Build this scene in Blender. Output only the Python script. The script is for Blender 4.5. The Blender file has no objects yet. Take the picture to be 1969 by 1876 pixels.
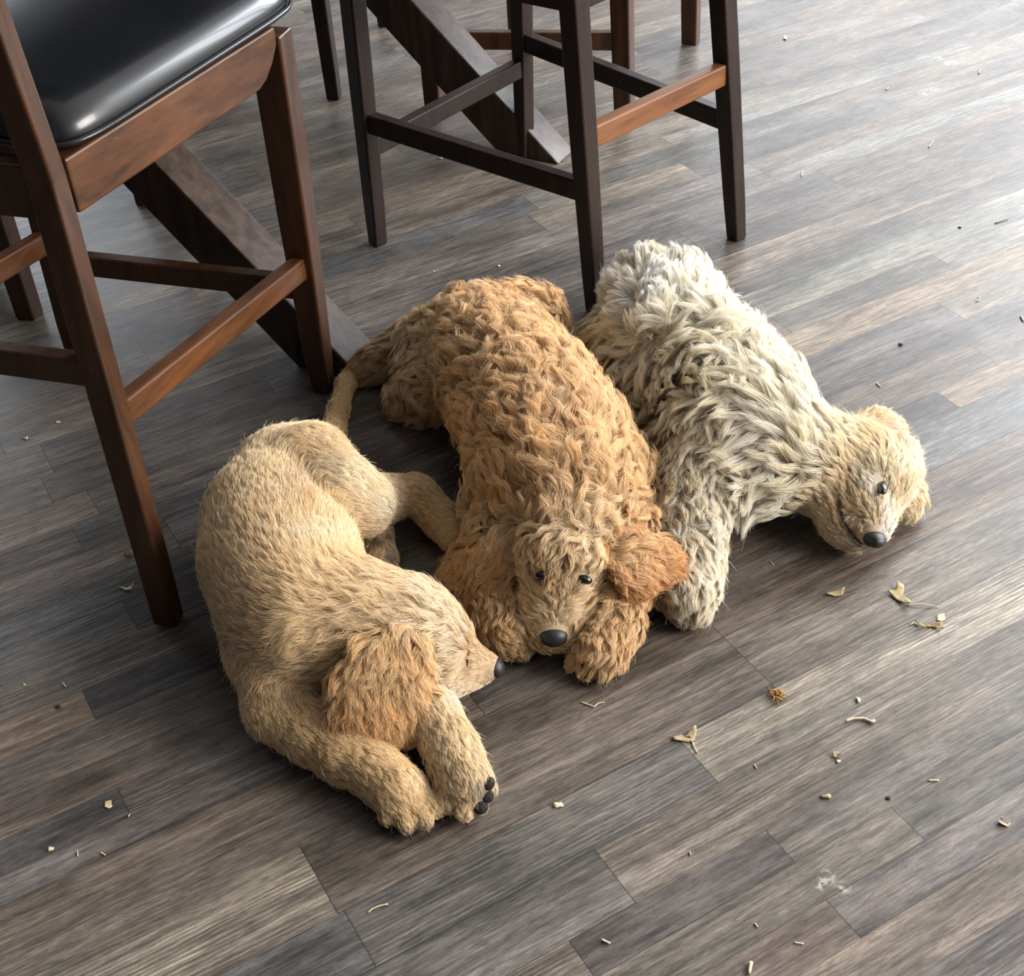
import bpy, bmesh, math, random
import numpy as np
from mathutils import Vector, Matrix
import openvdb as vdb

# ------------------------------------------------------------------ camera
F_PX, PITCH, ROLL, YAW, CAM_H = 2620.37, math.radians(39.059), math.radians(-4.1946), math.radians(27.663), 1.2
_cp, _sp = math.cos(PITCH), math.sin(PITCH)
FW = np.array([0, _cp, -_sp]); _rt = np.array([1., 0, 0]); _up = np.array([0, _sp, _cp])
_c, _s = math.cos(ROLL), math.sin(ROLL)
RT, UP = _c*_rt + _s*_up, -_s*_rt + _c*_up
CAM = np.array([0, 0, CAM_H])
def P(x, y, z=0.0):
    """point of the room at height z seen at photo position (x, y)"""
    d = FW*F_PX + RT*(x-984.5) - UP*(y-938)
    return CAM + (z-CAM_H)/d[2]*d
def PX(p):
    d = p-CAM; w = d@FW
    return 984.5+F_PX*(d@RT)/w, 938-F_PX*(d@UP)/w
scene = bpy.context.scene
col = scene.collection
cd = bpy.data.cameras.new('camera'); cam = bpy.data.objects.new('camera', cd); col.objects.link(cam)
cd.sensor_fit = 'HORIZONTAL'; cd.sensor_width = 36; cd.lens = F_PX/1969*36; cd.clip_start = .02
M = Matrix.Identity(4)
for i in range(3):
    M[i][0], M[i][1], M[i][2], M[i][3] = RT[i], UP[i], -FW[i], CAM[i]
cam.matrix_world = M
scene.camera = cam
vs = scene.view_settings
vs.view_transform = 'Standard'; vs.look = 'None'; vs.gamma = 1; vs.use_curve_mapping = False
vs.exposure = 1.12
scene.cycles.use_denoising = True; scene.cycles.denoising_prefilter = 'FAST'
scene.cycles.adaptive_threshold = 0.015
scene.cycles.max_bounces = 6; scene.cycles.diffuse_bounces = 4; scene.cycles.glossy_bounces = 3
scene.cycles.transparent_max_bounces = 8
# ------------------------------------------------------------------ light
w = bpy.data.worlds.new('world'); scene.world = w; w.use_nodes = True
nt = w.node_tree; nt.nodes.clear()
wo = nt.nodes.new('ShaderNodeOutputWorld'); bg = nt.nodes.new('ShaderNodeBackground')
bg.inputs[1].default_value = 0.36
# the room around: darker interior to the left, brighter window side to the right
tcw = nt.nodes.new('ShaderNodeTexCoord'); sx = nt.nodes.new('ShaderNodeSeparateXYZ'); crw = nt.nodes.new('ShaderNodeValToRGB')
nt.links.new(tcw.outputs['Generated'], sx.inputs[0]); mw = nt.nodes.new('ShaderNodeMapRange'); mw.inputs[1].default_value = -1
dtw = nt.nodes.new('ShaderNodeVectorMath'); dtw.operation = 'DOT_PRODUCT'; dtw.inputs[1].default_value = (.85, .5, .1)
nt.links.new(tcw.outputs['Generated'], dtw.inputs[0]); nt.links.new(dtw.outputs['Value'], mw.inputs[0]); nt.links.new(mw.outputs[0], crw.inputs[0])
crw.color_ramp.elements[0].position = .38; crw.color_ramp.elements[0].color = (.07, .07, .08, 1); crw.color_ramp.elements[1].color = (1.95, 1.9, 1.84, 1)
nt.links.new(crw.outputs[0], bg.inputs[0])
nt.links.new(bg.outputs[0], wo.inputs[0])
def window_light(name, loc, target, sx, sy, power, color):
    l = bpy.data.lights.new(name, 'AREA'); l.shape = 'RECTANGLE'; l.size = sx; l.size_y = sy; l.energy = power; l.color = color
    o = bpy.data.objects.new(name, l); col.objects.link(o); o.location = loc
    o.rotation_euler = (Vector(target)-Vector(loc)).to_track_quat('-Z', 'Y').to_euler()
    return o
window_light('window_daylight_main', (3.2, 4.1, 2.0), (0, 1.8, .2), 2.4, 1.8, 142, (.88, .94, 1))
window_light('window_daylight_right', (3.6, .5, 1.9), (0, 1.5, .1), 2.0, 1.6, 125, (1, .95, .88))
window_light('window_daylight_far_right', (2.2, 6.4, 1.7), (1.0, 2.5, 0), 2.4, 1.8, 34, (.84, .92, 1))
window_light('window_daylight_far_left', (-2.6, 5.0, 1.7), (-.5, 2.2, 0), 2.0, 1.8, 34, (.80, .90, 1))

rng = np.random.default_rng(7)
random.seed(7)
# ------------------------------------------------------------------ helpers
def srgb(r, g, b):
    def f(c):
        c /= 255
        return c/12.92 if c <= .04045 else ((c+.055)/1.055)**2.4
    return (f(r), f(g), f(b))
def tag(o, label=None, cat=None, group=None, kind=None):
    if label: o['label'] = label
    if cat: o['category'] = cat
    if group: o['group'] = group
    if kind: o['kind'] = kind
    return o
def empty(name, loc):
    o = bpy.data.objects.new(name, None); col.objects.link(o); o.location = loc; o.empty_display_size = .05
    return o
def link(name, me, parent=None, mat=None, smooth=True, origin=None):
    """mesh data in world coordinates -> object; parented to an empty that only has a location"""
    o = bpy.data.objects.new(name, me); col.objects.link(o)
    if mat: me.materials.append(mat)
    if smooth: me.polygons.foreach_set('use_smooth', [True]*len(me.polygons))
    off = Vector((0, 0, 0))
    if parent is not None:
        o.parent = parent
        q = parent
        while q is not None:
            off += q.location; q = q.parent
        # keep vertices in world coordinates: shift the object back
        o.location = -off
    elif origin is not None:
        me.transform(Matrix.Translation(-Vector(origin))); o.location = origin
    return o
def mesh_np(name, verts, faces):
    me = bpy.data.meshes.new(name)
    me.from_pydata([tuple(v) for v in verts], [], [tuple(int(i) for i in f) for f in faces]); me.update()
    return me
class MB:
    def __init__(s): s.v = []; s.f = []
    def prism(s, secs):
        """secs: list of rings (4 points each or more)"""
        n = len(secs[0]); b = len(s.v)
        for r in secs: s.v += [tuple(p) for p in r]
        for k in range(len(secs)-1):
            for i in range(n):
                j = (i+1) % n
                s.f.append((b+k*n+i, b+k*n+j, b+(k+1)*n+j, b+(k+1)*n+i))
        s.f.append(tuple(b+i for i in reversed(range(n))))
        s.f.append(tuple(b+(len(secs)-1)*n+i for i in range(n)))
        return s
    def tube(s, pts, rad, n=8, squash=1.0):
        pts = [np.array(p, float) for p in pts]; secs = []
        for i, p in enumerate(pts):
            t = pts[min(i+1, len(pts)-1)]-pts[max(i-1, 0)]; t /= np.linalg.norm(t)+1e-9
            a = np.cross(t, [0, 0, 1.]);
            if np.linalg.norm(a) < .05: a = np.cross(t, [1., 0, 0])
            a /= np.linalg.norm(a); b = np.cross(a, t)
            r = rad[i] if hasattr(rad, '__len__') else rad
            secs.append([p+r*(math.cos(2*math.pi*k/n)*a+squash*math.sin(2*math.pi*k/n)*b) for k in range(n)])
        return s.prism(secs)
    def mesh(s, name):
        me = bpy.data.meshes.new(name); me.from_pydata(s.v, [], s.f)
        bm = bmesh.new(); bm.from_mesh(me); bmesh.ops.recalc_face_normals(bm, faces=bm.faces); bm.to_mesh(me); bm.free()
        return me
def bevel(o, w=.002, seg=2):
    m = o.modifiers.new('bevel', 'BEVEL'); m.width = w; m.segments = seg; m.limit_method = 'ANGLE'; m.angle_limit = math.radians(35)
    return o
def ring(c, ax, ay, wx, wy):
    c = np.array(c, float)
    return [c-ax*wx/2-ay*wy/2, c+ax*wx/2-ay*wy/2, c+ax*wx/2+ay*wy/2, c-ax*wx/2+ay*wy/2]

# ------------------------------------------------------------------ materials
def new_mat(name):
    m = bpy.data.materials.new(name); m.use_nodes = True
    nt = m.node_tree; nt.nodes.clear()
    out = nt.nodes.new('ShaderNodeOutputMaterial'); b = nt.nodes.new('ShaderNodeBsdfPrincipled')
    nt.links.new(b.outputs[0], out.inputs[0])
    return m, nt, b
def N(nt, t, **kw):
    n = nt.nodes.new(t)
    for k, v in kw.items():
        if k.startswith('i_'):
            key = k[2:]; key = int(key) if key.isdigit() else key.replace('_', ' ')
            n.inputs[key].default_value = v
        else: setattr(n, k, v)
    return n
def simple(name, rgb, rough=.5, spec=.5, noise=0, scale=60, bump=0, coat=0):
    m, nt, b = new_mat(name)
    b.inputs['Base Color'].default_value = (*rgb, 1); b.inputs['Roughness'].default_value = rough
    b.inputs['Specular IOR Level'].default_value = spec; b.inputs['Coat Weight'].default_value = coat
    if noise or bump:
        tc = N(nt, 'ShaderNodeTexCoord'); no = N(nt, 'ShaderNodeTexNoise', i_Scale=scale, i_Detail=5.)
        nt.links.new(tc.outputs['Object'], no.inputs['Vector'])
        if noise:
            mx = N(nt, 'ShaderNodeMixRGB', blend_type='MULTIPLY', i_0=1.0); mx.inputs[1].default_value = (*rgb, 1)
            mr = N(nt, 'ShaderNodeMapRange', i_3=1-noise, i_4=1+noise)
            nt.links.new(no.outputs['Fac'], mr.inputs[0]); nt.links.new(mr.outputs[0], mx.inputs[2]); nt.links.new(mx.outputs[0], b.inputs['Base Color'])
        if bump:
            bp = N(nt, 'ShaderNodeBump', i_Strength=bump, i_Distance=.002); nt.links.new(no.outputs['Fac'], bp.inputs['Height']); nt.links.new(bp.outputs[0], b.inputs['Normal'])
    return m
def wood_mat(name, c1, c2, rough=.38, axis=2, spec=.5, worn=None, rot=0):
    """stained wood: streaky grain along one axis, small pale knocks and scuffs"""
    m, nt, b = new_mat(name)
    tc = N(nt, 'ShaderNodeTexCoord'); mp = N(nt, 'ShaderNodeMapping')
    sc = [55, 55, 55]; sc[axis] = 5
    mp.inputs['Scale'].default_value = sc
    mr0 = N(nt, 'ShaderNodeMapping'); mr0.inputs['Rotation'].default_value = (0, 0, -rot)
    nt.links.new(tc.outputs['Object'], mr0.inputs['Vector']); nt.links.new(mr0.outputs[0], mp.inputs['Vector'])
    no = N(nt, 'ShaderNodeTexNoise', i_Scale=1.0, i_Detail=6., i_Roughness=.65); nt.links.new(mp.outputs[0], no.inputs['Vector'])
    cr = N(nt, 'ShaderNodeValToRGB'); cr.color_ramp.elements[0].position = .3; cr.color_ramp.elements[1].position = .72
    cr.color_ramp.elements[0].color = (*c1, 1); cr.color_ramp.elements[1].color = (*c2, 1)
    nt.links.new(no.outputs['Fac'], cr.inputs[0])
    # scuffs
    n2 = N(nt, 'ShaderNodeTexNoise', i_Scale=38., i_Detail=3., i_Roughness=.7); nt.links.new(tc.outputs['Object'], n2.inputs['Vector'])
    r2 = N(nt, 'ShaderNodeMapRange', i_1=.715, i_2=.76, i_3=0., i_4=.55); nt.links.new(n2.outputs['Fac'], r2.inputs[0])
    mx = N(nt, 'ShaderNodeMixRGB'); mx.inputs[2].default_value = (*(worn or (.35, .25, .19)), 1)
    nt.links.new(r2.outputs[0], mx.inputs[0]); nt.links.new(cr.outputs[0], mx.inputs[1]); nt.links.new(mx.outputs[0], b.inputs['Base Color'])
    n3 = N(nt, 'ShaderNodeTexNoise', i_Scale=9., i_Detail=4.); nt.links.new(tc.outputs['Object'], n3.inputs['Vector'])
    r3 = N(nt, 'ShaderNodeMapRange', i_3=rough-.1, i_4=rough+.14); nt.links.new(n3.outputs['Fac'], r3.inputs[0]); nt.links.new(r3.outputs[0], b.inputs['Roughness'])
    b.inputs['Specular IOR Level'].default_value = spec
    bp = N(nt, 'ShaderNodeBump', i_Strength=.12, i_Distance=.001); nt.links.new(no.outputs['Fac'], bp.inputs['Height']); nt.links.new(bp.outputs[0], b.inputs['Normal'])
    return m
WOOD = wood_mat('espresso_wood', srgb(36, 20, 11), srgb(78, 47, 26), rough=.34)
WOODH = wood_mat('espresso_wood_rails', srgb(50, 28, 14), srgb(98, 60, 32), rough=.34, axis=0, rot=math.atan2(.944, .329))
WOOD2 = wood_mat('dark_walnut_wood', srgb(24, 15, 13), srgb(48, 33, 29), rough=.38, spec=.38)
WOODB = wood_mat('lit_footrest_wood', srgb(92, 56, 32), srgb(142, 92, 56), rough=.4, axis=0, rot=math.atan2(.6, .8))  # stool wood in brighter orange: the light on this rail is in its colour
TABLEWOOD = wood_mat('table_wood', srgb(34, 25, 21), srgb(82, 65, 54), rough=.45, spec=.4)
LEATHER = simple('black_leather', srgb(20, 22, 26), rough=.3, spec=.5, noise=.2, scale=9, bump=.12, coat=.15)
PIPING = simple('black_piping', srgb(20, 21, 24), rough=.28, spec=.6)

# ------------------------------------------------------------------ floor
EU = np.array([math.cos(YAW), math.sin(YAW), 0]); EV = np.array([-math.sin(YAW), math.cos(YAW), 0])
def UV(p): return p@EU, p@EV
def floor_mat():
    m, nt, b = new_mat('weathered_vinyl_plank')
    L = nt.links.new
    tone = N(nt, 'ShaderNodeAttribute', attribute_name='tone'); par = N(nt, 'ShaderNodeAttribute', attribute_name='strip')
    tc = N(nt, 'ShaderNodeTexCoord')
    rot = N(nt, 'ShaderNodeMapping'); rot.inputs['Rotation'].default_value = (0, 0, -YAW); L(tc.outputs['Object'], rot.inputs['Vector'])
    off = N(nt, 'ShaderNodeVectorMath', operation='MULTIPLY'); off.inputs[1].default_value = (17, 9, 5)
    L(par.outputs['Vector'], off.inputs[0])
    add = N(nt, 'ShaderNodeVectorMath', operation='ADD'); L(rot.outputs[0], add.inputs[0]); L(off.outputs[0], add.inputs[1])
    def noise(sx, sy, detail, rough, dist=0.0):
        mp = N(nt, 'ShaderNodeMapping'); mp.inputs['Scale'].default_value = (sx, sy, 1); L(add.outputs[0], mp.inputs['Vector'])
        no = N(nt, 'ShaderNodeTexNoise', i_Scale=1.0, i_Detail=detail, i_Roughness=rough, i_Distortion=dist); L(mp.outputs[0], no.inputs['Vector'])
        return no.outputs['Fac']
    def mr(src, a, b_, c, d, clamp=True):
        n = N(nt, 'ShaderNodeMapRange', i_1=a, i_2=b_, i_3=c, i_4=d); n.clamp = clamp; L(src, n.inputs[0]); return n.outputs[0]
    def mix(kind, fac, a, b_):
        n = N(nt, 'ShaderNodeMixRGB', blend_type=kind)
        for i, x in ((0, fac), (1, a), (2, b_)):
            if isinstance(x, (int, float)): n.inputs[i].default_value = x if i == 0 else (x, x, x, 1)
            elif isinstance(x, tuple): n.inputs[i].default_value = (*x, 1)
            else: L(x, n.inputs[i])
        return n.outputs[0]
    def mul(a, b_):
        n = N(nt, 'ShaderNodeMath', operation='MULTIPLY')
        for i, x in ((0, a), (1, b_)):
            if isinstance(x, (int, float)): n.inputs[i].default_value = x
            else: L(x, n.inputs[i])
        return n.outputs[0]
    sep = N(nt, 'ShaderNodeSeparateXYZ'); L(par.outputs['Vector'], sep.inputs[0])
    blotch = noise(3.2, 15, 5, .6)            # broad cloudy tone inside a board
    streak = noise(5, 90, 6, .62, .3)         # long streaks
    fine = noise(16, 420, 6, .78)             # fine grain
    ragged = noise(26, 210, 8, .8, .6)        # ragged mid grain
    cross = noise(160, 24, 4, .65)            # saw marks across the board
    c = mix('MULTIPLY', 1.0, tone.outputs['Color'], mr(blotch, .3, .7, .46, 1.56))
    c = mix('MIX', mr(noise(2.1, 11, 4, .6), .52, .68, 0, .55), c, mix('MULTIPLY', 1.0, c, (.78, .80, .86)))   # cooler grey patches
    c = mix('MIX', mr(noise(2.6, 19, 4, .6), .55, .70, 0, .5), c, mix('MULTIPLY', 1.0, c, (1.34, 1.24, 1.12)))   # warmer light patches
    c = mix('MULTIPLY', 1.0, c, mr(streak, .3, .7, .56, 1.5))
    c = mix('MULTIPLY', 1.0, c, mr(fine, .35, .65, .64, 1.36)); c = mix('MULTIPLY', 1.0, c, mr(ragged, .4, .6, .6, 1.4))
    c = mix('MULTIPLY', 1.0, c, mr(noise(70, 90, 7, .85), .3, .7, .84, 1.16))
    # ridged wire brushed grain on some boards
    wv = N(nt, 'ShaderNodeTexWave', wave_type='BANDS', bands_direction='Y', i_Scale=62., i_Distortion=7., i_Detail=3.); wv.inputs['Detail Scale'].default_value = .6
    mpw = N(nt, 'ShaderNodeMapping'); mpw.inputs['Scale'].default_value = (.16, 1, 1); L(add.outputs[0], mpw.inputs['Vector']); L(mpw.outputs[0], wv.inputs['Vector'])
    ridge = mul(mr(wv.outputs['Fac'], .25, .85, -1, 1), mul(mr(sep.outputs['X'], .45, 1., 0, .34), mr(noise(3, 14, 3, .5), .38, .6, .15, 1)))
    rr = N(nt, 'ShaderNodeMath', operation='ADD'); rr.inputs[1].default_value = 1; L(ridge, rr.inputs[0])
    c = mix('MULTIPLY', 1.0, c, rr.outputs[0])
    # dark cracks & pale scratches & saw marks
    c = mix('MULTIPLY', mr(noise(9, 130, 6, .7, .8), .66, .74, 0, .65), c, (.35, .33, .33))
    c = mix('MULTIPLY', mul(mr(cross, .6, .72, 0, .45), mr(noise(5, 9, 2, .5), .52, .62, 0, 1)), c, (.55, .53, .52))
    c = mix('ADD', mr(noise(11, 190, 6, .72, 1.), .67, .76, 0, .22), c, (.55, .52, .48))
    # dust smudges & crumbs that lie across boards
    d1 = N(nt, 'ShaderNodeTexNoise', i_Scale=7., i_Detail=8., i_Roughness=.72); L(tc.outputs['Object'], d1.inputs['Vector'])
    c = mix('MIX', mr(d1.outputs['Fac'], .5, .8, 0, .35), c, srgb(140, 134, 126))
    # dusty paw marks
    for (px_, py_, r_) in ((1828, 120, .020), (1806, 112, .014), (1795, 172, .020), (1776, 180, .014), (1592, 1686, .012), (1622, 1706, .010), (1578, 1700, .009)):
        dn = N(nt, 'ShaderNodeVectorMath', operation='DISTANCE'); dn.inputs[1].default_value = tuple(P(px_, py_)); L(tc.outputs['Object'], dn.inputs[0])
        n5 = N(nt, 'ShaderNodeTexNoise', i_Scale=150., i_Detail=3.); L(tc.outputs['Object'], n5.inputs['Vector'])
        c = mix('MIX', mul(mr(dn.outputs['Value'], r_*.3, r_, .75, 0), mr(n5.outputs['Fac'], .45, .6, 0, 1)), c, srgb(176, 172, 164))
    # seams
    e1 = N(nt, 'ShaderNodeUVMap', uv_map='edge_a'); e2 = N(nt, 'ShaderNodeUVMap', uv_map='edge_b')
    mn = N(nt, 'ShaderNodeVectorMath', operation='MINIMUM'); L(e1.outputs[0], mn.inputs[0]); L(e2.outputs[0], mn.inputs[1])
    s2 = N(nt, 'ShaderNodeSeparateXYZ'); L(mn.outputs[0], s2.inputs[0])
    seam_u = mul(mr(s2.outputs['X'], .0004, .0011, 1, 0), .8)
    seam_v = mul(mr(s2.outputs['Y'], .0003, .0011, 1, 0), sep.outputs['Y'])
    c = mix('MULTIPLY', seam_u, c, (.28, .26, .25)); c = mix('MULTIPLY', seam_v, c, (.35, .33, .32))
    L(c, b.inputs['Base Color'])
    rg = mr(streak, .3, .7, .36, .5); L(rg, b.inputs['Roughness'])
    b.inputs['Specular IOR Level'].default_value = .42
    hgt = mix('ADD', 1.0, mix('MULTIPLY', 1.0, streak, .6), mix('MULTIPLY', 1.0, wv.outputs['Fac'], .25))
    bp = N(nt, 'ShaderNodeBump', i_Strength=.22, i_Distance=.0012); L(hgt, bp.inputs['Height']); L(bp.outputs[0], b.inputs['Normal'])
    return m
def build_floor():
    R = random.Random(11)
    edges = [.515, .566, .617, .665, .742, .817, .917, .967, 1.016, 1.053, 1.10, 1.15, 1.213, 1.27, 1.33, 1.395, 1.45, 1.53, 1.587, 1.65, 1.72,
             1.804, 1.86, 1.916, 1.99, 2.06, 2.105, 2.177, 2.24]
    while edges[0] > -1.2: edges.insert(0, edges[0]-R.choice([.05, .075, .1, .06]))
    while edges[-1] < 6: edges.append(edges[-1]+R.choice([.05, .075, .1, .06]))
    pal = [(112, 98, 86), (98, 88, 80), (88, 80, 76), (122, 108, 95), (104, 94, 86), (92, 86, 84), (128, 116, 102), (84, 78, 76), (108, 92, 82), (100, 96, 92)]
    DK, DK2, TAN, MID, BLU, BRN, LST = (74, 68, 67), (88, 80, 75), (142, 122, 103), (108, 97, 87), (96, 96, 96), (98, 84, 74), (140, 130, 114)
    # known boards: (v0, u-start, u-end, tone, ridge)
    known = {1.213: [(-.40, .059, TAN, .3), (.059, .46, DK, .1), (.46, .9, DK2, .2)],
             1.15: [(-.3, .45, MID, .5)], 1.27: [(-.35, .40, MID, .8)],
             1.10: [(1.0, 1.323, DK, .2), (1.323, 1.9, TAN, .6)], 1.053: [(1.05, 1.75, BLU, .6)], 1.016: [(1.08, 1.7, BLU, .6)],
             .967: [(.95, 1.8, BRN, .8)], .917: [(.755, 1.5, BRN, .7)], .817: [(-.3, .193, LST, 1.), (.193, .755, (100, 89, 80), .6), (.755, 1.6, (112, 103, 93), .5)],
             .742: [(-.1, .20, BLU, .3), (.20, .616, (94, 90, 86), .8), (.616, 1.5, (158, 147, 130), 1.)],
             .665: [(-.2, .17, LST, .9), (.17, .455, (104, 100, 96), .3), (.455, 1.3, (108, 98, 88), .8)],
             .617: [(-.2, .375, (116, 106, 94), .9), (.375, .62, DK, .2), (.62, 1.3, (106, 98, 90), .4)],
             .566: [(-.2, .75, (106, 98, 88), .4), (.75, 1.4, (98, 92, 86), .3)],
             1.395: [(1.0, 1.254, (110, 96, 86), .3), (1.254-.05, 1.60, (96, 90, 82), .2), (1.6, 2.2, (128, 120, 112), .3)],
             1.33: [(1.15, 1.8, (150, 130, 108), .8)], 1.45: [(1.25, 2.0, (128, 124, 112), .5)],
             1.804: [(.6, 1.566, (112, 104, 98), .3), (1.566, 2.3, (134, 130, 122), .3)], 1.86: [(.6, 1.566, (104, 96, 92), .3)],
             1.99: [(.6, 1.144, (84, 84, 86), .1), (1.144, 1.8, (112, 108, 102), .2)], 1.72: [(.5, 1.3, (92, 86, 84), .3)],
             2.06: [(1.5, 2.315, (126, 120, 112), .2)]}
    verts, faces, tones, strips, ea, eb = [], [], [], [], [], []
    U0, U1 = -2.5, 5.5
    for k in range(len(edges)-1):
        v0, v1 = edges[k], edges[k+1]
        segs = [list(s) for s in known.get(round(v0, 3), [])]
        for a, b_ in zip(segs, segs[1:]): b_[0] = a[1]
        lo = segs[0][0] if segs else R.uniform(0, .6)
        hi = segs[-1][1] if segs else lo
        while lo > U0:
            n = lo-R.choice([.35, .5, .75, 1.0, 1.2]); segs.insert(0, [n, lo, R.choice(pal), R.random()]); lo = n
        while hi < U1:
            n = hi+R.choice([.35, .5, .75, 1.0, 1.2]); segs.append([hi, n, R.choice(pal), R.random()]); hi = n
        for (a, b_, t, rg) in segs:
            i = len(verts)
            for (u, v) in ((a, v0), (b_, v0), (b_, v1), (a, v1)): verts.append(tuple(EU*u+EV*v))
            faces.append((i, i+1, i+2, i+3))
            j = R.uniform(.93, 1.07)
            tones.append((*[(c*.70+m_*.30)*j*.70 for c, m_ in zip(srgb(*t), srgb(108, 100, 93))], 1)); strips.append((rg, R.choice([.2, .5, .9]), R.random()))
            ln, wd = b_-a, v1-v0
            ea += [(0, 0), (ln, 0), (ln, wd), (0, wd)]; eb += [(ln, wd), (0, wd), (0, 0), (ln, 0)]
    me = mesh_np('floor', verts, faces)
    at = me.attributes.new('tone', 'FLOAT_COLOR', 'FACE'); at.data.foreach_set('color', np.array(tones, np.float32).ravel())
    at = me.attributes.new('strip', 'FLOAT_VECTOR', 'FACE'); at.data.foreach_set('vector', np.array(strips, np.float32).ravel())
    for nm, e in (('edge_a', ea), ('edge_b', eb)):
        l = me.uv_layers.new(name=nm); l.data.foreach_set('uv', np.array(e, np.float32).ravel())
    o = link('floor', me, mat=floor_mat(), smooth=False)
    tag(o, kind='structure')
build_floor()

# ------------------------------------------------------------------ furniture
def V2(x, y): return np.array([x, y, 0.0])
def leg(parent, secs, ax, ay, mat, name='leg'):
    """secs: (center xyz, width along ax, width along ay)"""
    o = link(name, MB().prism([ring(c, ax, ay, a, b_) for c, a, b_ in secs]).mesh(name), parent, mat, smooth=False)
    bevel(o, .0035, 3); return o
def rail(parent, p, q, h, t, mat, name='stretcher'):
    p = np.array(p, float); q = np.array(q, float)
    d = q-p; d /= np.linalg.norm(d); s = np.cross(d, [0, 0, 1.]); s /= np.linalg.norm(s); u = np.cross(s, d)
    o = link(name, MB().prism([ring(p, s, u, t, h), ring(q, s, u, t, h)]).mesh(name), parent, mat, smooth=False)
    bevel(o, .003, 2); return o
def cushion(parent, c, ax, ay, lx, ly, z0, z1, mat, dome=.016, round_=.03):
    """padded seat: rounded rectangle with a soft shoulder and a domed top"""
    n = 48; secs = []
    def outline(inset, z):
        pts = []
        for k in range(n):
            a = 2*math.pi*k/n
            ca, sa = math.cos(a), math.sin(a)
            e = .22 if inset < .06 else .35
            x = math.copysign(abs(ca)**e, ca)*(lx/2-inset); y = math.copysign(abs(sa)**e, sa)*(ly/2-inset)
            pts.append(np.array(c)+ax*x+ay*y+np.array([0, 0, z]))
        return pts
    h_ = z1-z0; prof = [(0.012, z0), (0.002, z0+.004), (-.001, z0+.012), (0, z0+h_*.4), (.004, z0+h_*.58), (.011, z0+h_*.74), (.021, z0+h_*.87), (.034, z0+h_*.96), (.05, z1), (.075, z1+dome*.35), (.11, z1+dome*.7), (.16, z1+dome)]
    for ins, z in prof: secs.append(outline(ins, z))
    o = link('seat_cushion', MB().prism(secs).mesh('seat_cushion'), parent, mat)
    # piping along the lower seam
    pp = outline(-.004, z0+.012); pp.append(pp[0]); pp.append(pp[1])
    link('piping', MB().tube(pp, .0032, 6).mesh('piping'), o, PIPING)
    return o
def nrm_(v): return v/np.linalg.norm(v)
def lerp(a, b, t): return np.array(a)*(1-t)+np.array(b)*t

def stool(label, feet, tops, ax, ay, heights, mat, secs_w, matr=None, matb=None, posts=True, seat_z=.60, seat_mat=LEATHER, group=None, apron=True, back_rake=(-.09, .22)):
    """feet/tops: back-right, front-right, front-left, back-left. ax points from back to front, ay from right to left"""
    root = empty('bar_stool', tuple(np.mean(feet, axis=0)))
    tag(root, label, 'stool', group)
    out = []
    for i, (f, t) in enumerate(zip(feet, tops)):
        f = np.array([f[0], f[1], 0.]); t = np.array([t[0], t[1], .57])
        wt, wb = secs_w if not isinstance(secs_w, list) else secs_w[i]
        back = i in (0, 3)
        secs = [(f, wb[0], wb[1]), (lerp(f, t, .12)*1., lerp(wb, wt, .35)[0], lerp(wb, wt, .35)[1]), (lerp(f, t, .55), lerp(wb, wt, .85)[0], lerp(wb, wt, .85)[1]), (t, wt[0], wt[1])]
        if back and posts:
            for dz, r in ((.04, .12), (.12, .4), (.25, .8), (.42, 1.25)):
                secs.append((t+ax*back_rake[0]*r+np.array([0, 0, dz]), wt[0]*.95, wt[1]))
        leg(root, secs, ax, ay, mat)
        out.append((f, t))
    def at(i, z):
        f, t = out[i]; return lerp(f, t, z/.57)
    (zs, zb, zf) = heights
    rail(root, at(0, zs[0]), at(1, zs[1]), .034, .022, matr or mat)
    rail(root, at(3, zs[0]), at(2, zs[1]), .034, .022, matr or mat)
    rail(root, at(0, zb), at(3, zb), .036, .022, matb or mat)
    rail(root, at(1, zf), at(2, zf), .034, .022, mat)
    if apron:
        for (i, j) in ((0, 1), (3, 2), (0, 3), (1, 2)):
            rail(root, at(i, .53), at(j, .53), .07, .026, mat, 'apron')
    return root, at

# --- stool at the left with the black leather seat
e1 = V2(.329, .944); e1 /= np.linalg.norm(e1); e2 = np.array([-e1[1], e1[0], 0])
f1, f2 = P(325, 1190), P(622, 748)
f3, f4 = f2+e2*.435, f1+e2*.435
t1 = P(88, 340, .57); t2 = P(517, 60, .57)
t3, t4 = t2+e2*.40, t1+e2*.40
s1, at1 = stool('dark wooden bar stool with a black leather seat, largest and nearest, at left', [f1, f2, f3, f4], [t1, t2, t3, t4], e1, e2,
                ((.285, .225), .345, .185), WOOD, [((.029, .035), (.027, .031)), ((.040, .047), (.025, .029)), ((.040, .047), (.025, .029)), ((.029, .035), (.027, .031))], matr=WOODH, apron=False, back_rake=(-.025, 0))
def curved_apron(parent, p, q, mat):
    """side rail under the seat, its lower edge curving up at the front leg"""
    p = np.array(p); q = np.array(q); d = (q-p); n = 24; s = np.cross(d/np.linalg.norm(d), [0, 0, 1.])
    secs = []
    for k in range(n+1):
        t = k/n; c = p+d*t
        lo = -.064 + (.042*max(0, (t-.86)/.14)**2)
        secs.append([c+s*.014+np.array([0, 0, lo]), c-s*.012+np.array([0, 0, lo]), c-s*.012, c+s*.014])
    o = link('apron', MB().prism(secs).mesh('apron'), parent, mat, smooth=False); bevel(o, .003, 2)
zt = np.array([0, 0, .015])
a1, a2_, a3, a4 = at1(0, .57), at1(1, .57), at1(2, .57), at1(3, .57)
curved_apron(s1, a1+e1*.016-e2*.006+zt, a2_-e1*.018-e2*.006+zt, WOODH)
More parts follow.
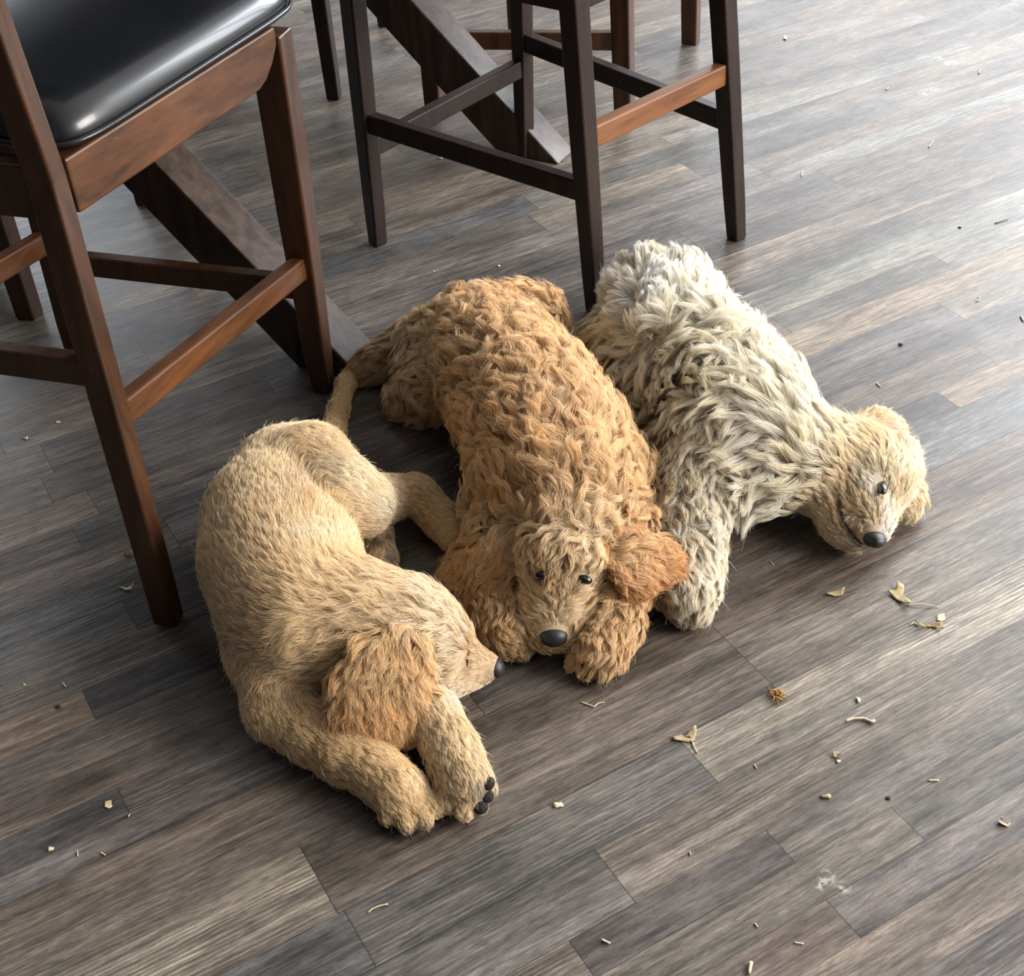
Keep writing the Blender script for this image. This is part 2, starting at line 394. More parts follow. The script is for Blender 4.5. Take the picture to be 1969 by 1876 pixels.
curved_apron(s1, a4+e1*.018+zt, a3-e1*.018+zt, WOOD)
curved_apron(s1, a1+e2*.02+e1*.004+zt, a4-e2*.02+e1*.004+zt, WOOD)
curved_apron(s1, a2_+e2*.02+zt, a3-e2*.02+zt, WOOD)
sc = (a1+a2_+a3+a4)/4
cx_ = nrm_(a2_-a1); cy_ = np.array([-cx_[1], cx_[0], 0]); ln_ = np.linalg.norm(a2_-a1)+.035; wd_ = np.linalg.norm((a4-a1))+.055
cc_ = (a1+a2_+a3+a4)/4; cc_ = a1+cx_*(.012+ln_/2)+cy_*(wd_/2-.028)
cushion(s1, (cc_[0], cc_[1], 0), cx_, cy_, ln_, wd_, .586, .640, LEATHER, dome=.012)
rail(s1, a1-e1*.08+np.array([0, 0, .30]), a4-e1*.08+np.array([0, 0, .30]), .06, .02, WOOD, 'back_rail')

# --- stool in the middle: back posts nearest, front legs away
feetB = [P(1146, 598), P(727, 468), P(1010, 300), P(1416, 457)]
topB = []
for f, (x, y, z) in zip(feetB, ((1103, 0, .51), (678, 0, .44), (1002, 0, .31), (1390, 0, .415))):
    q = P(x, y, z); topB.append(f+(q-np.array([f[0], f[1], 0]))*(.57/z))
b1 = feetB[1]-feetB[0]; b1 /= np.linalg.norm(b1); b1 = V2(-.8, .6); b2 = V2(.8, .6)*1.0
b2 = np.array([.6*1.0, .8, 0]); b2 = feetB[3]-feetB[0]; b2[2] = 0; b2 /= np.linalg.norm(b2)
b1 = np.array([-b2[1], b2[0], 0])
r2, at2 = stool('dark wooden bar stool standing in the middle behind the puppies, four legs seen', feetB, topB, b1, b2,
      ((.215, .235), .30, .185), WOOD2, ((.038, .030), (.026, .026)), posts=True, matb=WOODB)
m2 = (at2(0, .57)+at2(1, .57)+at2(2, .57)+at2(3, .57))/4
cushion(r2, (m2[0], m2[1], 0), b1, b2, .46, .45, .598, .645, LEATHER)

# --- stool behind, its two legs at the top of the picture
g1, g2 = P(1201, 228), P(1328, 82)
ga = g2-g1; ga[2] = 0; lga = np.linalg.norm(ga); ga /= lga; gb = np.array([-ga[1], ga[0], 0])
g4 = P(838, 222); g3 = g2+g4-g1
r3, at3 = stool('dark brown bar stool behind the middle stool, only its lower legs seen at the top', [g1, g2, g3, g4],
      [g1+gb*.01, g2+gb*.01, g3-gb*.01, g4-gb*.01], ga, gb, ((.33, .33), .165, .33), WOOD, ((.036, .042), (.030, .036)), posts=False)
cushion(r3, tuple(np.mean([g1, g2, g3, g4], axis=0)), ga, gb, .45, .45, .598, .636, LEATHER)
# --- stool beyond the table
h1 = P(643, 188)
ha = nrm_(V2(.10, .42)); hb = np.array([-ha[1], ha[0], 0])
h2 = h1+ha*.43; h3, h4 = h2+hb*.42, h1+hb*.42
r4, at4 = stool('near-black bar stool leg and stretcher beyond the table, left of the middle stool', [h1, h2, h3, h4],
      [h1+ha*.0, h2, h3, h4], ha, hb, ((.34, .34), .36, .36), WOOD2, ((.034, .034), (.028, .028)), posts=False)
cushion(r4, tuple(np.mean([h1, h2, h3, h4], axis=0)), ha, hb, .43, .44, .598, .636, LEATHER)
# --- stool leg at the left edge
k1 = P(58, 607)
k2 = k1+e2*.42+e1*.02; k3 = k2+e1*.42; k4 = k1+e1*.42
k2_, k1_ = k1, k1-e1*0
r5, at5 = stool('brown bar stool foot standing at the left edge behind the leather stool', [k1, k1+e2*.42, k1+e2*.42+e1*.42, k1+e1*.42],
      [k1, k1+e2*.42, k1+e2*.42+e1*.42, k1+e1*.42], e2, e1, ((.34, .34), .34, .34), WOOD, ((.04, .036), (.036, .032)), posts=False)
cushion(r5, tuple(np.mean([k1, k1+e2*.42, k1+e2*.42+e1*.42, k1+e1*.42], axis=0)), e2, e1, .45, .45, .598, .636, LEATHER)

# --- trestle table
def table():
    ta, tb = P(662, 700), P(1032, 292)
    root = empty('trestle_table', tuple((ta+tb)/2-np.array([.35, -.2, 0])))
    tag(root, 'dark trestle table with slanting cross beams standing among the bar stools', 'table')
    a = math.radians(-31); d = np.array([math.cos(a), math.sin(a), 0]); nrm = np.array([-d[1], d[0], 0])   # nrm: along the table
    W = .92
    for t in (ta, tb):
        base = t-d*0; far = t-d*W
        for (p, q) in ((base, far), (far, base)):
            top = q+np.array([0, 0, .86]); dirv = (top-p)/np.linalg.norm(top-p)
            side = nrm; up = np.cross(side, dirv)
            hw = .048
            def sect(z, ww=.092):
                # horizontal cut of the slanting beam
                c = p+(top-p)*(z/.86); ex = np.array([d[0], d[1], 0])
                wx = ww/abs(dirv[2])
                return ring(c, ex, side, wx, .07)
            o = link('cross_beam', MB().prism([sect(0.0), sect(.86)]).mesh('cross_beam'), root, TABLEWOOD, smooth=False); bevel(o, .003, 2)
    c = (ta+tb)/2-d*W/2
    o = link('tabletop', MB().prism([ring((c[0], c[1], .86), d, nrm, 1.05, 1.55), ring((c[0], c[1], .90), d, nrm, 1.05, 1.55)]).mesh('tabletop'), root, TABLEWOOD, smooth=False); bevel(o, .004, 2)
    return root
table()

# ------------------------------------------------------------------ animals: signed distance bodies with combed fur
def nrmz(a):
    return a/(np.linalg.norm(a, axis=-1, keepdims=True)+1e-12)
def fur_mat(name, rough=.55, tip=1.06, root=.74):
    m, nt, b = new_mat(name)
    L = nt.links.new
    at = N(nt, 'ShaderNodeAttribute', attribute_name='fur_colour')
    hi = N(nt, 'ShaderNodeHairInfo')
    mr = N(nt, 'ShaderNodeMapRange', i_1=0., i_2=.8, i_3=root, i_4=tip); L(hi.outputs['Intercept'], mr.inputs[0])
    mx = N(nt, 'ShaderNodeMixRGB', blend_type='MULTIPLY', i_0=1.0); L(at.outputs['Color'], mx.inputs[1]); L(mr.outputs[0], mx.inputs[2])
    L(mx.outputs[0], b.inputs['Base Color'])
    b.inputs['Roughness'].default_value = rough; b.inputs['Specular IOR Level'].default_value = .28
    tr = N(nt, 'ShaderNodeBsdfTranslucent'); L(mx.outputs[0], tr.inputs[0])
    ms = N(nt, 'ShaderNodeMixShader', i_0=.3); L(b.outputs[0], ms.inputs[1]); L(tr.outputs[0], ms.inputs[2])
    out = [n for n in nt.nodes if n.type == 'OUTPUT_MATERIAL'][0]; L(ms.outputs[0], out.inputs[0])
    return m
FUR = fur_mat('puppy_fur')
def skin_mat():
    m, nt, b = new_mat('puppy_skin'); at = N(nt, 'ShaderNodeAttribute', attribute_name='fur_colour')
    mx = N(nt, 'ShaderNodeMixRGB', blend_type='MULTIPLY', i_0=1.0); mx.inputs[2].default_value = (.62, .58, .54, 1)
    nt.links.new(at.outputs['Color'], mx.inputs[1]); nt.links.new(mx.outputs[0], b.inputs['Base Color'])
    b.inputs['Roughness'].default_value = .8; b.inputs['Specular IOR Level'].default_value = .2
    return m
SKIN = skin_mat()
def nose_mat():
    m, nt, b = new_mat('puppy_nose'); b.inputs['Base Color'].default_value = (*srgb(38, 38, 42), 1); b.inputs['Roughness'].default_value = .42
    tc = N(nt, 'ShaderNodeTexCoord'); vo = N(nt, 'ShaderNodeTexVoronoi', i_Scale=900.); nt.links.new(tc.outputs['Object'], vo.inputs['Vector'])
    bp = N(nt, 'ShaderNodeBump', i_Strength=.35, i_Distance=.0006); nt.links.new(vo.outputs['Distance'], bp.inputs['Height']); nt.links.new(bp.outputs[0], b.inputs['Normal'])
    return m
NOSE = nose_mat()
EYE = simple('puppy_eye', srgb(14, 9, 7), rough=.06, spec=.6, coat=.6)
LID = simple('puppy_eyelid', srgb(48, 34, 30), rough=.5)
CLAW = simple('puppy_claw', srgb(40, 34, 30), rough=.35)
PAD = simple('puppy_paw_pad', srgb(44, 41, 40), rough=.9, spec=.2, noise=.5, scale=420, bump=1.0)
PINK = simple('inner_ear_skin', srgb(214, 168, 160), rough=.6)

class Shape:
    """smooth union of tapered capsules, sampled on a grid; every capsule also carries fur direction, length, colour"""
    def __init__(s, name, vox=.0035, margin=.05, floor=.002):
        s.name, s.vox, s.mg, s.fl = name, vox, margin, floor
        s.pr = []; s.cuts = []; s.comb = []; s.paint = []; s.shear = []; s.bare = []; s.bare3 = []; s.tint = np.array([1.02, 1.0, .96])
    def chain(s, J, col=(200, 170, 120), L=.03, curl=.004, lift=.3, R=.006, flow=1, k=.02, wl=.035, squash=None, force=1.0):
        """J: (px, py, z, radius) joints"""
        pts = [(P(x, y, z), r) for x, y, z, r in J]
        if len(pts) == 1: pts = pts*2
        for (a, ra), (b_, rb) in zip(pts, pts[1:]):
            fl = b_-a
            if isinstance(flow, (tuple, list)): fv = np.array(flow, float)
            else: fv = fl*flow
            if np.linalg.norm(fv) < 1e-6: fv = np.array([0, 0, 0.])
            else: fv = fv/np.linalg.norm(fv)
            s.pr.append(dict(a=a, b=b_, ra=ra, rb=rb, k=k, sq=squash, col=np.array(srgb(*col))**.55, L=L, curl=curl, lift=lift, R=R, fl=fv, wl=wl, w=force))
        return s
    def cdist(s, p, d):
        a, b_ = d['a'], d['b']
        q = p
        if d['sq'] is not None:
            ax, f = d['sq']; ax = np.array(ax, float); ax /= np.linalg.norm(ax)
            q = p+((p-a)@ax)[..., None]*ax*(f-1.)
        ab = b_-a; L2 = ab@ab
        t = np.clip(((q-a)@ab)/L2, 0, 1) if L2 > 1e-10 else np.zeros(q.shape[:-1])
        dd = np.linalg.norm(q-a-t[..., None]*ab, axis=-1)-(d['ra']+(d['rb']-d['ra'])*t)
        return dd
    def build(s):
        lo = np.min([np.minimum(d['a'], d['b'])-max(d['ra'], d['rb']) for d in s.pr], axis=0)-s.mg
        hi = np.max([np.maximum(d['a'], d['b'])+max(d['ra'], d['rb']) for d in s.pr], axis=0)+s.mg
        lo[2] = max(lo[2], -.012)
        n = np.ceil((hi-lo)/s.vox).astype(int)+1; s.lo, s.n = lo, n
        g = np.full(n, s.mg+.03, np.float32)
        ax = [lo[i]+s.vox*np.arange(n[i]) for i in range(3)]
        for sign, lst in ((1, s.pr), (-1, s.cuts)):
            for d in lst:
                r = max(d['ra'], d['rb'])+s.mg+.01
                l = np.minimum(d['a'], d['b'])-r; h = np.maximum(d['a'], d['b'])+r
                i0 = np.clip(np.floor((l-lo)/s.vox).astype(int), 0, n-1); i1 = np.clip(np.ceil((h-lo)/s.vox).astype(int)+1, 1, n)
                sl = tuple(slice(i0[i], i1[i]) for i in range(3))
                X = np.stack(np.meshgrid(*[ax[i][sl[i]] for i in range(3)], indexing='ij'), -1)
                dd = s.cdist(X, d); G = g[sl]; k = d['k']
                if sign > 0:
                    hh = np.clip(.5+.5*(G-dd)/k, 0, 1); g[sl] = G*(1-hh)+dd*hh-k*hh*(1-hh)
                else:
                    dd = -dd; hh = np.clip(.5-.5*(G-dd)/k, 0, 1); g[sl] = G*(1-hh)+dd*hh+k*hh*(1-hh)
        z = ax[2][None, None, :]
        g = np.maximum(g, (s.fl-z)).astype(np.float32)
        s.g = g
        return s
    def sample(s, p):
        q = (p-s.lo)/s.vox; q = np.clip(q, 0, s.n-1.001); i = q.astype(int); f = q-i
        g = s.g; r = 0
        for dx in (0, 1):
            for dy in (0, 1):
                for dz in (0, 1):
                    wt = (f[:, 0] if dx else 1-f[:, 0])*(f[:, 1] if dy else 1-f[:, 1])*(f[:, 2] if dz else 1-f[:, 2])
                    r = r+wt*g[i[:, 0]+dx, i[:, 1]+dy, i[:, 2]+dz]
        return r
    def grad(s, p):
        e = s.vox; G = np.empty_like(p)
        for i in range(3):
            o = np.zeros(3); o[i] = e; G[:, i] = s.sample(p+o)-s.sample(p-o)
        s.gm = np.linalg.norm(G, axis=1)/(2*e)+1e-3
        return nrmz(G)
    def hit(s, x, y, out=0.0):
        """surface point seen at photo position (x, y)"""
        d = nrmz(FW*F_PX+RT*(x-984.5)-UP*(y-938)); t = np.linalg.norm(P(x, y, .30)-CAM)
        q = CAM+d*t
        for _ in range(400):
            v = float(s.sample(q[None])[0])
            if v < .0004: break
            q = q+d*max(v*.6, .0006)
            if q[2] < 0: break
        return q-d*out
    def attrs(s, p):
        """blend capsule attributes at points"""
        D = np.stack([s.cdist(p, d) for d in s.pr], 1)
        w_ = np.exp(-(D-D.min(1, keepdims=True))/.009)*np.array([d['w'] for d in s.pr])
        w_ /= w_.sum(1, keepdims=True)
        A = dict(fl=w_@np.stack([d['fl'] for d in s.pr]), col=w_@np.stack([d['col'] for d in s.pr]))
        for key in ('L', 'curl', 'lift', 'R', 'wl'): A[key] = w_@np.array([d[key] for d in s.pr])
        x, y = PX(p)
        for (cx, cy, dx, dy, sg, st) in s.comb:
            v = P(cx+dx, cy+dy, .08)-P(cx, cy, .08); v /= np.linalg.norm(v)
            m = st*np.exp(-((x-cx)**2+(y-cy)**2)/(2*sg*sg)); A['fl'] = A['fl']*(1-np.minimum(m, 1))[:, None]+v*m[:, None]
        for (cx, cy, sx, sy, c, st) in s.paint:
            m = np.minimum(st*np.exp(-((x-cx)**2/(2*sx*sx)+(y-cy)**2/(2*sy*sy))), 1)[:, None]; A['col'] = A['col']*(1-m)+np.array(srgb(*c))**.55*m
        for (cx, cy, sg, f) in s.shear:
            m = np.exp(-((x-cx)**2+(y-cy)**2)/(2*sg*sg)); A['L'] = A['L']*(1+(f-1)*m); A['curl'] = A['curl']*(1+(min(f, 1)-1)*m)
        for (c3, r) in [(P(cx, cy, cz), r) for (cx, cy, cz, r) in s.bare]+s.bare3:
            m = np.clip((np.linalg.norm(p-c3, axis=1)-r)/(r*.4+.002), 0, 1); A['L'] = A['L']*(.04+.96*m); A['lift'] = A['lift']*(.2+.8*m)
        return A
    def mesh_obj(s, name, parent, mat=None):
        gr = vdb.FloatGrid(background=s.mg+.03); gr.copyFromArray(np.ascontiguousarray(s.g))
        pts, quads = gr.convertToQuads(isovalue=0.0)
        pts = pts*s.vox+s.lo
        # winding
        a, b_, c = pts[quads[:, 0]], pts[quads[:, 1]], pts[quads[:, 2]]
        fn = np.cross(b_-a, c-a); gn = s.grad(a)
        if (fn*gn).sum() < 0: quads = quads[:, ::-1]
        me = bpy.data.meshes.new(name)
        me.vertices.add(len(pts)); me.vertices.foreach_set('co', pts.astype(np.float32).ravel())
        nq = len(quads); me.loops.add(nq*4); me.loops.foreach_set('vertex_index', np.ascontiguousarray(quads).astype(np.int32).ravel())
        me.polygons.add(nq); me.polygons.foreach_set('loop_start', np.arange(nq, dtype=np.int32)*4)
        me.update(calc_edges=True)
        A = s.attrs(pts); c = np.concatenate([A['col'], np.ones((len(pts), 1))], 1).astype(np.float32)
        at = me.attributes.new('fur_colour', 'FLOAT_COLOR', 'POINT'); at.data.foreach_set('color', c.ravel())
        s.pts, s.quads = pts, quads
        return link(name, me, parent, mat or SKIN)
    def surf(s, n, rg):
        P4 = s.pts[s.quads]; ar = np.linalg.norm(np.cross(P4[:, 2]-P4[:, 0], P4[:, 3]-P4[:, 1]), axis=1)/2
        cs = np.cumsum(ar); f = np.searchsorted(cs, rg.random(n)*cs[-1]); f = np.minimum(f, len(cs)-1)
        u, v = rg.random((2, n))[..., None]; q = P4[f]
        return (q[:, 0]*(1-u)+q[:, 1]*u)*(1-v)+(q[:, 3]*(1-u)+q[:, 2]*u)*v, cs[-1]
    def guides(s, n, K, rg, avoid=None, zmin=.012, ncut=-.55, scale=1.0, windy=.25):
        p, area = s.surf(n, rg)
        nn = s.grad(p); A = s.attrs(p)
        Rm = A['R'].min()
        keep = (rg.random(n) < (Rm/A['R'])**2) & ~((nn[:, 2] < ncut) & (p[:, 2] < .05)) & (p[:, 2] > zmin*.5)
        keep &= A['L'] > .0015
        p, nn = p[keep], nn[keep]; A = {k: v[keep] for k, v in A.items()}
        m = len(p)
        ln = A['L']*scale*rg.uniform(.75, 1.2, m); out = np.zeros((m, K, 3)); side = np.zeros((m, K, 3)); nor = np.zeros((m, K, 3))
        q = p.copy(); ph = 5.5*(np.sin(p[:, 0]*41+p[:, 1]*23)+np.sin(p[:, 1]*37-p[:, 0]*19+p[:, 2]*30))+rg.normal(0, .7, m); wob = rg.normal(0, 1, (m, 3))
        # low-frequency swirl so that neighbouring locks agree
        def swirl(x, f):
            return np.stack([np.sin(x[:, 1]*f+x[:, 2]*f*.7+1.3)+np.sin(x[:, 0]*f*1.7+4.), np.sin(x[:, 2]*f+x[:, 0]*f*.8+.4)+np.sin(x[:, 1]*f*1.5+2.), np.sin(x[:, 0]*f+x[:, 1]*f*.9+2.2)], 1)*.5
        sw = swirl(p, 75.)
        cf = np.minimum(1, A['curl']/.003)[:, None]; fl = A['fl']+windy*sw*cf+(.05+.12*cf)*wob
        for k in range(K):
            t = k/(K-1)
            n_ = s.grad(q)
            tg = fl-(fl*n_).sum(1, keepdims=True)*n_
            # hair hangs a little with gravity where it sits on a flank
            tg = nrmz(tg+1e-6); sd = np.cross(n_, tg)
            out[:, k] = q; side[:, k] = sd; nor[:, k] = n_
            q = q+tg*(ln/(K-1))[:, None]
            h = ln*A['lift']*(1-(1-(k+1)/(K-1))**2)
            d = s.sample(q); gg = s.grad(q); q = q+gg*np.clip((h-d)/np.maximum(s.gm, .7), -.008, .008)[:, None]
            q[:, 2] = np.maximum(q[:, 2], .003)
        # curl
        T = np.linspace(0, 1, K)[None, :, None]
        arc = ln[:, None, None]*T
        wl = (A['wl']*rg.uniform(.8, 1.25, m))[:, None, None]
        amp = (A['curl'])[:, None, None]*np.minimum(1, T*2.2)
        hand = np.where(rg.random(m) < .85, 1, -1)[:, None, None]
        phs = ph[:, None, None]
        out = out+side*amp*np.sin(2*math.pi*arc/wl+phs)*hand+nor*amp*.55*(np.cos(2*math.pi*arc/wl+phs)+.6)
        out[:, 0] = p
        out[:, :, 2] = np.maximum(out[:, :, 2], .0025)
        return dict(p=p, c=out, side=side, nor=nor, A=A, n=m, ln=ln)
    def fur(s, name, parent, n, M, seed, K=9, width=.00022, clump=.75, spread=1.0, scale=1.0, jit=.10, windy=.25, undercoat=0, ncut=-.55):
        rg = np.random.default_rng(seed)
        G = s.guides(n, K, rg, scale=scale, windy=windy, ncut=ncut)
        m = G['n']; gi = np.repeat(np.arange(m), M); T = np.linspace(0, 1, K)[None, :, None]
        R_ = G['A']['R'][gi]*spread
        r = np.sqrt(rg.random(len(gi)))*R_; th = rg.uniform(0, 2*math.pi, len(gi))
        sd0, n0 = G['side'][gi, 0], G['nor'][gi, 0]; tg0 = np.cross(sd0, n0)
        ou, ov = (r*np.cos(th))[:, None, None], (r*np.sin(th))[:, None, None]
        cle = clump+(.88-clump)*np.minimum(1, G['A']['curl'][gi]/.003)*(1 if clump > .2 else 0)
        cl_ = np.minimum(cle*rg.uniform(.6, 1.15, len(gi)), .97)[:, None, None]; conv = (.72+.28*np.sin(math.pi*np.minimum(T*1.15, 1)))*(1-cl_*T**1.9)
        # the end fans out again a touch
        C = G['c'][gi]+G['side'][gi]*ou*conv+tg0[:, None, :]*ov*conv
        tr = rg.uniform(.72, 1.0, len(gi))[:, None, None]
        fly = np.where(rg.random(len(gi)) < .07, 4.5, 1.)[:, None, None]; fr = fly*rg.normal(0, 1, (len(gi), 1, 3))*.0011*T**1.5*np.minimum(1, G['ln'][gi]/.02)[:, None, None]+rg.normal(0, 1, (len(gi), K, 3))*.00012
        C = C+fr
        C[:, 0] -= n0*.0012
        # random cut of length
        idx = T[..., 0]*tr[..., 0]*(K-1); i0 = np.minimum(idx.astype(int), K-2); f = (idx-i0)[..., None]
        rows = np.arange(len(gi))[:, None]
        C = C[rows, i0]*(1-f)+C[rows, i0+1]*f
        C[:, :, 2] = np.maximum(C[:, :, 2], .0018)
        base = G['A']['col'][gi]*np.exp(rg.normal(0, jit, m))[gi][:, None]*np.exp(rg.normal(0, jit*1.5, len(gi)))[:, None]
        warm = rg.normal(0, .04, m)[gi][:, None]*np.array([[.3, 0, -1.]])
        cc = base*(1+warm)*s.tint; cc = cc*np.minimum(1, .93/cc.max(1, keepdims=True))
        rad = np.broadcast_to((np.array([.8, 1, 1, 1, .95, .85, .7, .5, .25] if K == 9 else np.linspace(1, .3, K))*width)[None], (len(gi), K))
        cu = bpy.data.hair_curves.new(name); cu.add_curves([K]*len(gi))
        cu.attributes['position'].data.foreach_set('vector', C.astype(np.float32).ravel())
        at = cu.attributes.get('radius') or cu.attributes.new('radius', 'FLOAT', 'POINT')
        at.data.foreach_set('value', rad.astype(np.float32).ravel())
        at = cu.attributes.new('fur_colour', 'FLOAT_COLOR', 'CURVE')
        at.data.foreach_set('color', np.concatenate([cc, np.ones((len(cc), 1))], 1).astype(np.float32).ravel())
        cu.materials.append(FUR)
        o = bpy.data.objects.new(name, cu); col.objects.link(o); o.parent = parent
        off = Vector((0, 0, 0)); q = parent
        while q is not None: off += q.location; q = q.parent
        o.location = -off
        if FAST_INFO: print(name, s.name, 'locks', m, 'strands', len(gi))
        return o
FAST_INFO = True
def attach(root, o):
    pass
def fixparent(o, parent):
    """make o a child of parent; both keep world coordinates"""
    o.parent = parent
    return o
def ellipsoid(name, c, ax, parent, mat, seg=24, fn=None):
    """ax: three half-axis vectors"""
    bm = bmesh.new(); bmesh.ops.create_uvsphere(bm, u_segments=seg, v_segments=seg//2+2, radius=1)
    A = np.array(ax, float)
    for v in bm.verts:
        q = np.array(v.co)
        if fn: q = fn(q)
        v.co = Vector(q@A+np.array(c))
    me = bpy.data.meshes.new(name); bm.to_mesh(me); bm.free()
    return link(name, me, parent, mat)
def dirpx(x, y, dx, dy, z=.05, dz=0.0):
    v = P(x+dx, y+dy, z)-P(x, y, z); v[2] += dz; return v/np.linalg.norm(v)
def nose(parent, c, fwd, up, w, h, d):
    """dog nose: broad top, narrow bottom, two nostrils and a middle groove"""
    fwd = nrmz(np.array(fwd, float)); up = np.array(up, float); up = nrmz(up-(up@fwd)*fwd); sd = np.cross(fwd, up)
    def fn(q):
        x, y, z = q
        x *= (1.0 if z > 0 else 1.0+.45*z)
        s_ = 0
        for sx in (-1, 1):
            rr = ((x-sx*.48)/.2)**2+((z+.12)/.26)**2
            s_ += math.exp(-rr)*(1 if y > 0 else 0)
        gro = math.exp(-(x/.08)**2)*(.14 if (y > 0 and z < .3) else 0)
        k = 1-.42*s_-gro
        return np.array([x, y*k, z])
    return ellipsoid('nose', c, [sd*w/2, fwd*d, up*h/2], parent, NOSE, 40, fn)
def claws(parent, tips, length=.0105, r=.0023):
    for (x, y, z, dx, dy) in tips:
        d = dirpx(x, y, dx, dy, z); p = P(x, y, z)+d*.002
        pts = [p, p+d*length*.5+np.array([0, 0, -.0008]), p+d*length+np.array([0, 0, -.0045])]
        for q in pts: q[2] = max(q[2], .0015)
        link('claw', MB().tube(pts, [r, r*.8, r*.2], 8).mesh('claw'), parent, CLAW)
def puppy(label, loc):
    r = empty('puppy', (loc[0], loc[1], 0)); tag(r, label, 'puppy', 'puppies resting on the floor'); return r

Q = 1.0   # fur density
# ================= left puppy: short golden coat, curled on its side, head turned away
def puppy_left():
    root = puppy('short-haired golden puppy curled on the floor at left, muzzle pointing right', P(560, 1150))
    S = Shape('left')
    G1, G2, G3, CR = (216, 186, 138), (208, 168, 112), (180, 132, 78), (228, 208, 170)
    sh = dict(L=.020, curl=.0005, lift=.14, R=.0042, wl=.05)
    # trunk, listed from shoulders to rump so that the coat runs backwards
    S.chain([(655, 1200, .088, .060), (590, 1195, .090, .080), (562, 1150, .088, .088), (540, 1075, .088, .094), (528, 1005, .088, .086), (560, 930, .082, .074), (600, 895, .075, .058)], col=(226, 190, 136), **sh)
    S.chain([(530, 1250, .06, .058), (560, 1200, .07, .07)], col=(212, 182, 134), **sh, flow=-1)
    # neck + skull
    ln = dict(L=.050, curl=.0052, lift=.22, R=.0064, wl=.05)
    S.chain([(775, 1205, .085, .052), (700, 1205, .088, .058), (640, 1200, .088, .062)], col=(216, 182, 130), **ln, k=.025)
    fc = dict(L=.036, curl=.0034, lift=.18, R=.0052, wl=.045, k=.018)
    S.chain([(836, 1236, .070, .044), (790, 1224, .080, .052), (765, 1210, .082, .05)], col=(222, 192, 148), **fc)
    S.chain([(888, 1272, .046, .0235), (855, 1268, .054, .031)], col=(216, 186, 142), L=.008, curl=.0003, lift=.1, R=.003, k=.012, wl=.05)
    S.chain([(939, 1281, .038, .0158), (900, 1272, .046, .0215)], col=(212, 176, 124), L=.005, curl=0, lift=.1, R=.0026, k=.014, wl=.05)
    S.chain([(922, 1302, .026, .0105), (870, 1312, .034, .019)], col=(226, 206, 176), L=.008, curl=.0002, lift=.12, R=.003, k=.014, wl=.05)   # jaw
    # near fore leg
    lg = dict(L=.016, curl=.0007, lift=.16, R=.004, wl=.04, k=.016)
    S.chain([(545, 1290, .055, .052), (538, 1358, .040, .038), (600, 1405, .034, .033), (665, 1450, .031, .0295), (720, 1480, .029, .026), (765, 1520, .026, .030)], col=(222, 186, 130), **lg)
    tz = dict(L=.0065, curl=.0002, lift=.16, R=.003, wl=.03, k=.0035, col=(218, 184, 130))
    for (x0, y0, x1, y1) in ((750, 1525, 748, 1570), (766, 1530, 782, 1584), (785, 1530, 815, 1578), (798, 1520, 838, 1556)):
        S.chain([(x0, y0, .024, .0125), (x1, y1, .014, .0098)], **tz)
    # far fore leg
    S.chain([(760, 1320, .06, .035), (830, 1375, .040, .028), (868, 1440, .032, .0265), (885, 1480, .029, .0245), (900, 1505, .027, .027)], col=(218, 190, 144), **lg)
    for (x0, y0, x1, y1) in ((880, 1510, 864, 1548), (893, 1514, 893, 1562), (912, 1508, 922, 1550), (920, 1498, 938, 1516)):
        S.chain([(x0, y0, .024, .0115), (x1, y1, .016, .0092)], **tz)
    # upper hind leg
    S.chain([(592, 912, .112, .064), (652, 950, .118, .052), (695, 966, .105, .040)], col=(232, 204, 158), **{**sh, 'L': .017}, k=.007)
    S.chain([(690, 968, .092, .040), (745, 958, .062, .028), (795, 950, .045, .0235), (812, 962, .038, .023), (850, 1000, .030, .022), (878, 1030, .027, .024)], col=(206, 172, 120), **{**lg, 'L': .012})
    for (x0, y0, x1, y1) in ((878, 1010, 902, 1012), (885, 1028, 908, 1034), (880, 1040, 898, 1052)):
        S.chain([(x0, y0, .025, .0115), (x1, y1, .018, .009)], **tz)
    # lower hind foot, sole up
    S.chain([(694, 990, .034, .025), (719, 1035, .027, .021), (731, 1072, .025, .019), (736, 1098, .023, .017)], col=(214, 180, 126), **{**lg, 'L': .009})
    # tail
    S.chain([(618, 868, .055, .026), (638, 835, .036, .018), (650, 790, .024, .014), (664, 740, .018, .0125), (690, 694, .016, .011), (672, 678, .017, .009), (650, 664, .02, .007)], col=(192, 150, 92), L=.013, curl=.0004, lift=.14, R=.0035, wl=.05, k=.012)
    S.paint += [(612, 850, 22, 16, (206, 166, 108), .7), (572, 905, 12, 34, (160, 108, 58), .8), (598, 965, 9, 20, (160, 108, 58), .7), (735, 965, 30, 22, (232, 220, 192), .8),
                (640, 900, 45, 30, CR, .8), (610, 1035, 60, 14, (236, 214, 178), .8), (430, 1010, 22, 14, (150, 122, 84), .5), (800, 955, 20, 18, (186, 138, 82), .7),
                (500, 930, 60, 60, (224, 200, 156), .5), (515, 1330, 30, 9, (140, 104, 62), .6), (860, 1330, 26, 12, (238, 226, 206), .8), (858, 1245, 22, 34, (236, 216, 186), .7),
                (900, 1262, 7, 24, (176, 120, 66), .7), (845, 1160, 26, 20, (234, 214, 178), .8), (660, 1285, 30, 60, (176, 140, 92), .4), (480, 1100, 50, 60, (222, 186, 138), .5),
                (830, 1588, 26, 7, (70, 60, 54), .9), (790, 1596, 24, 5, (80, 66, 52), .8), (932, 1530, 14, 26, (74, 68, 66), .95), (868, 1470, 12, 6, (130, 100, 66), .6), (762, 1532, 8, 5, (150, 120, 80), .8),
                (750, 1078, 7, 22, (86, 78, 74), .9), (722, 1040, 8, 5, (60, 48, 36), .8), (745, 1028, 6, 6, (60, 48, 36), .8)]
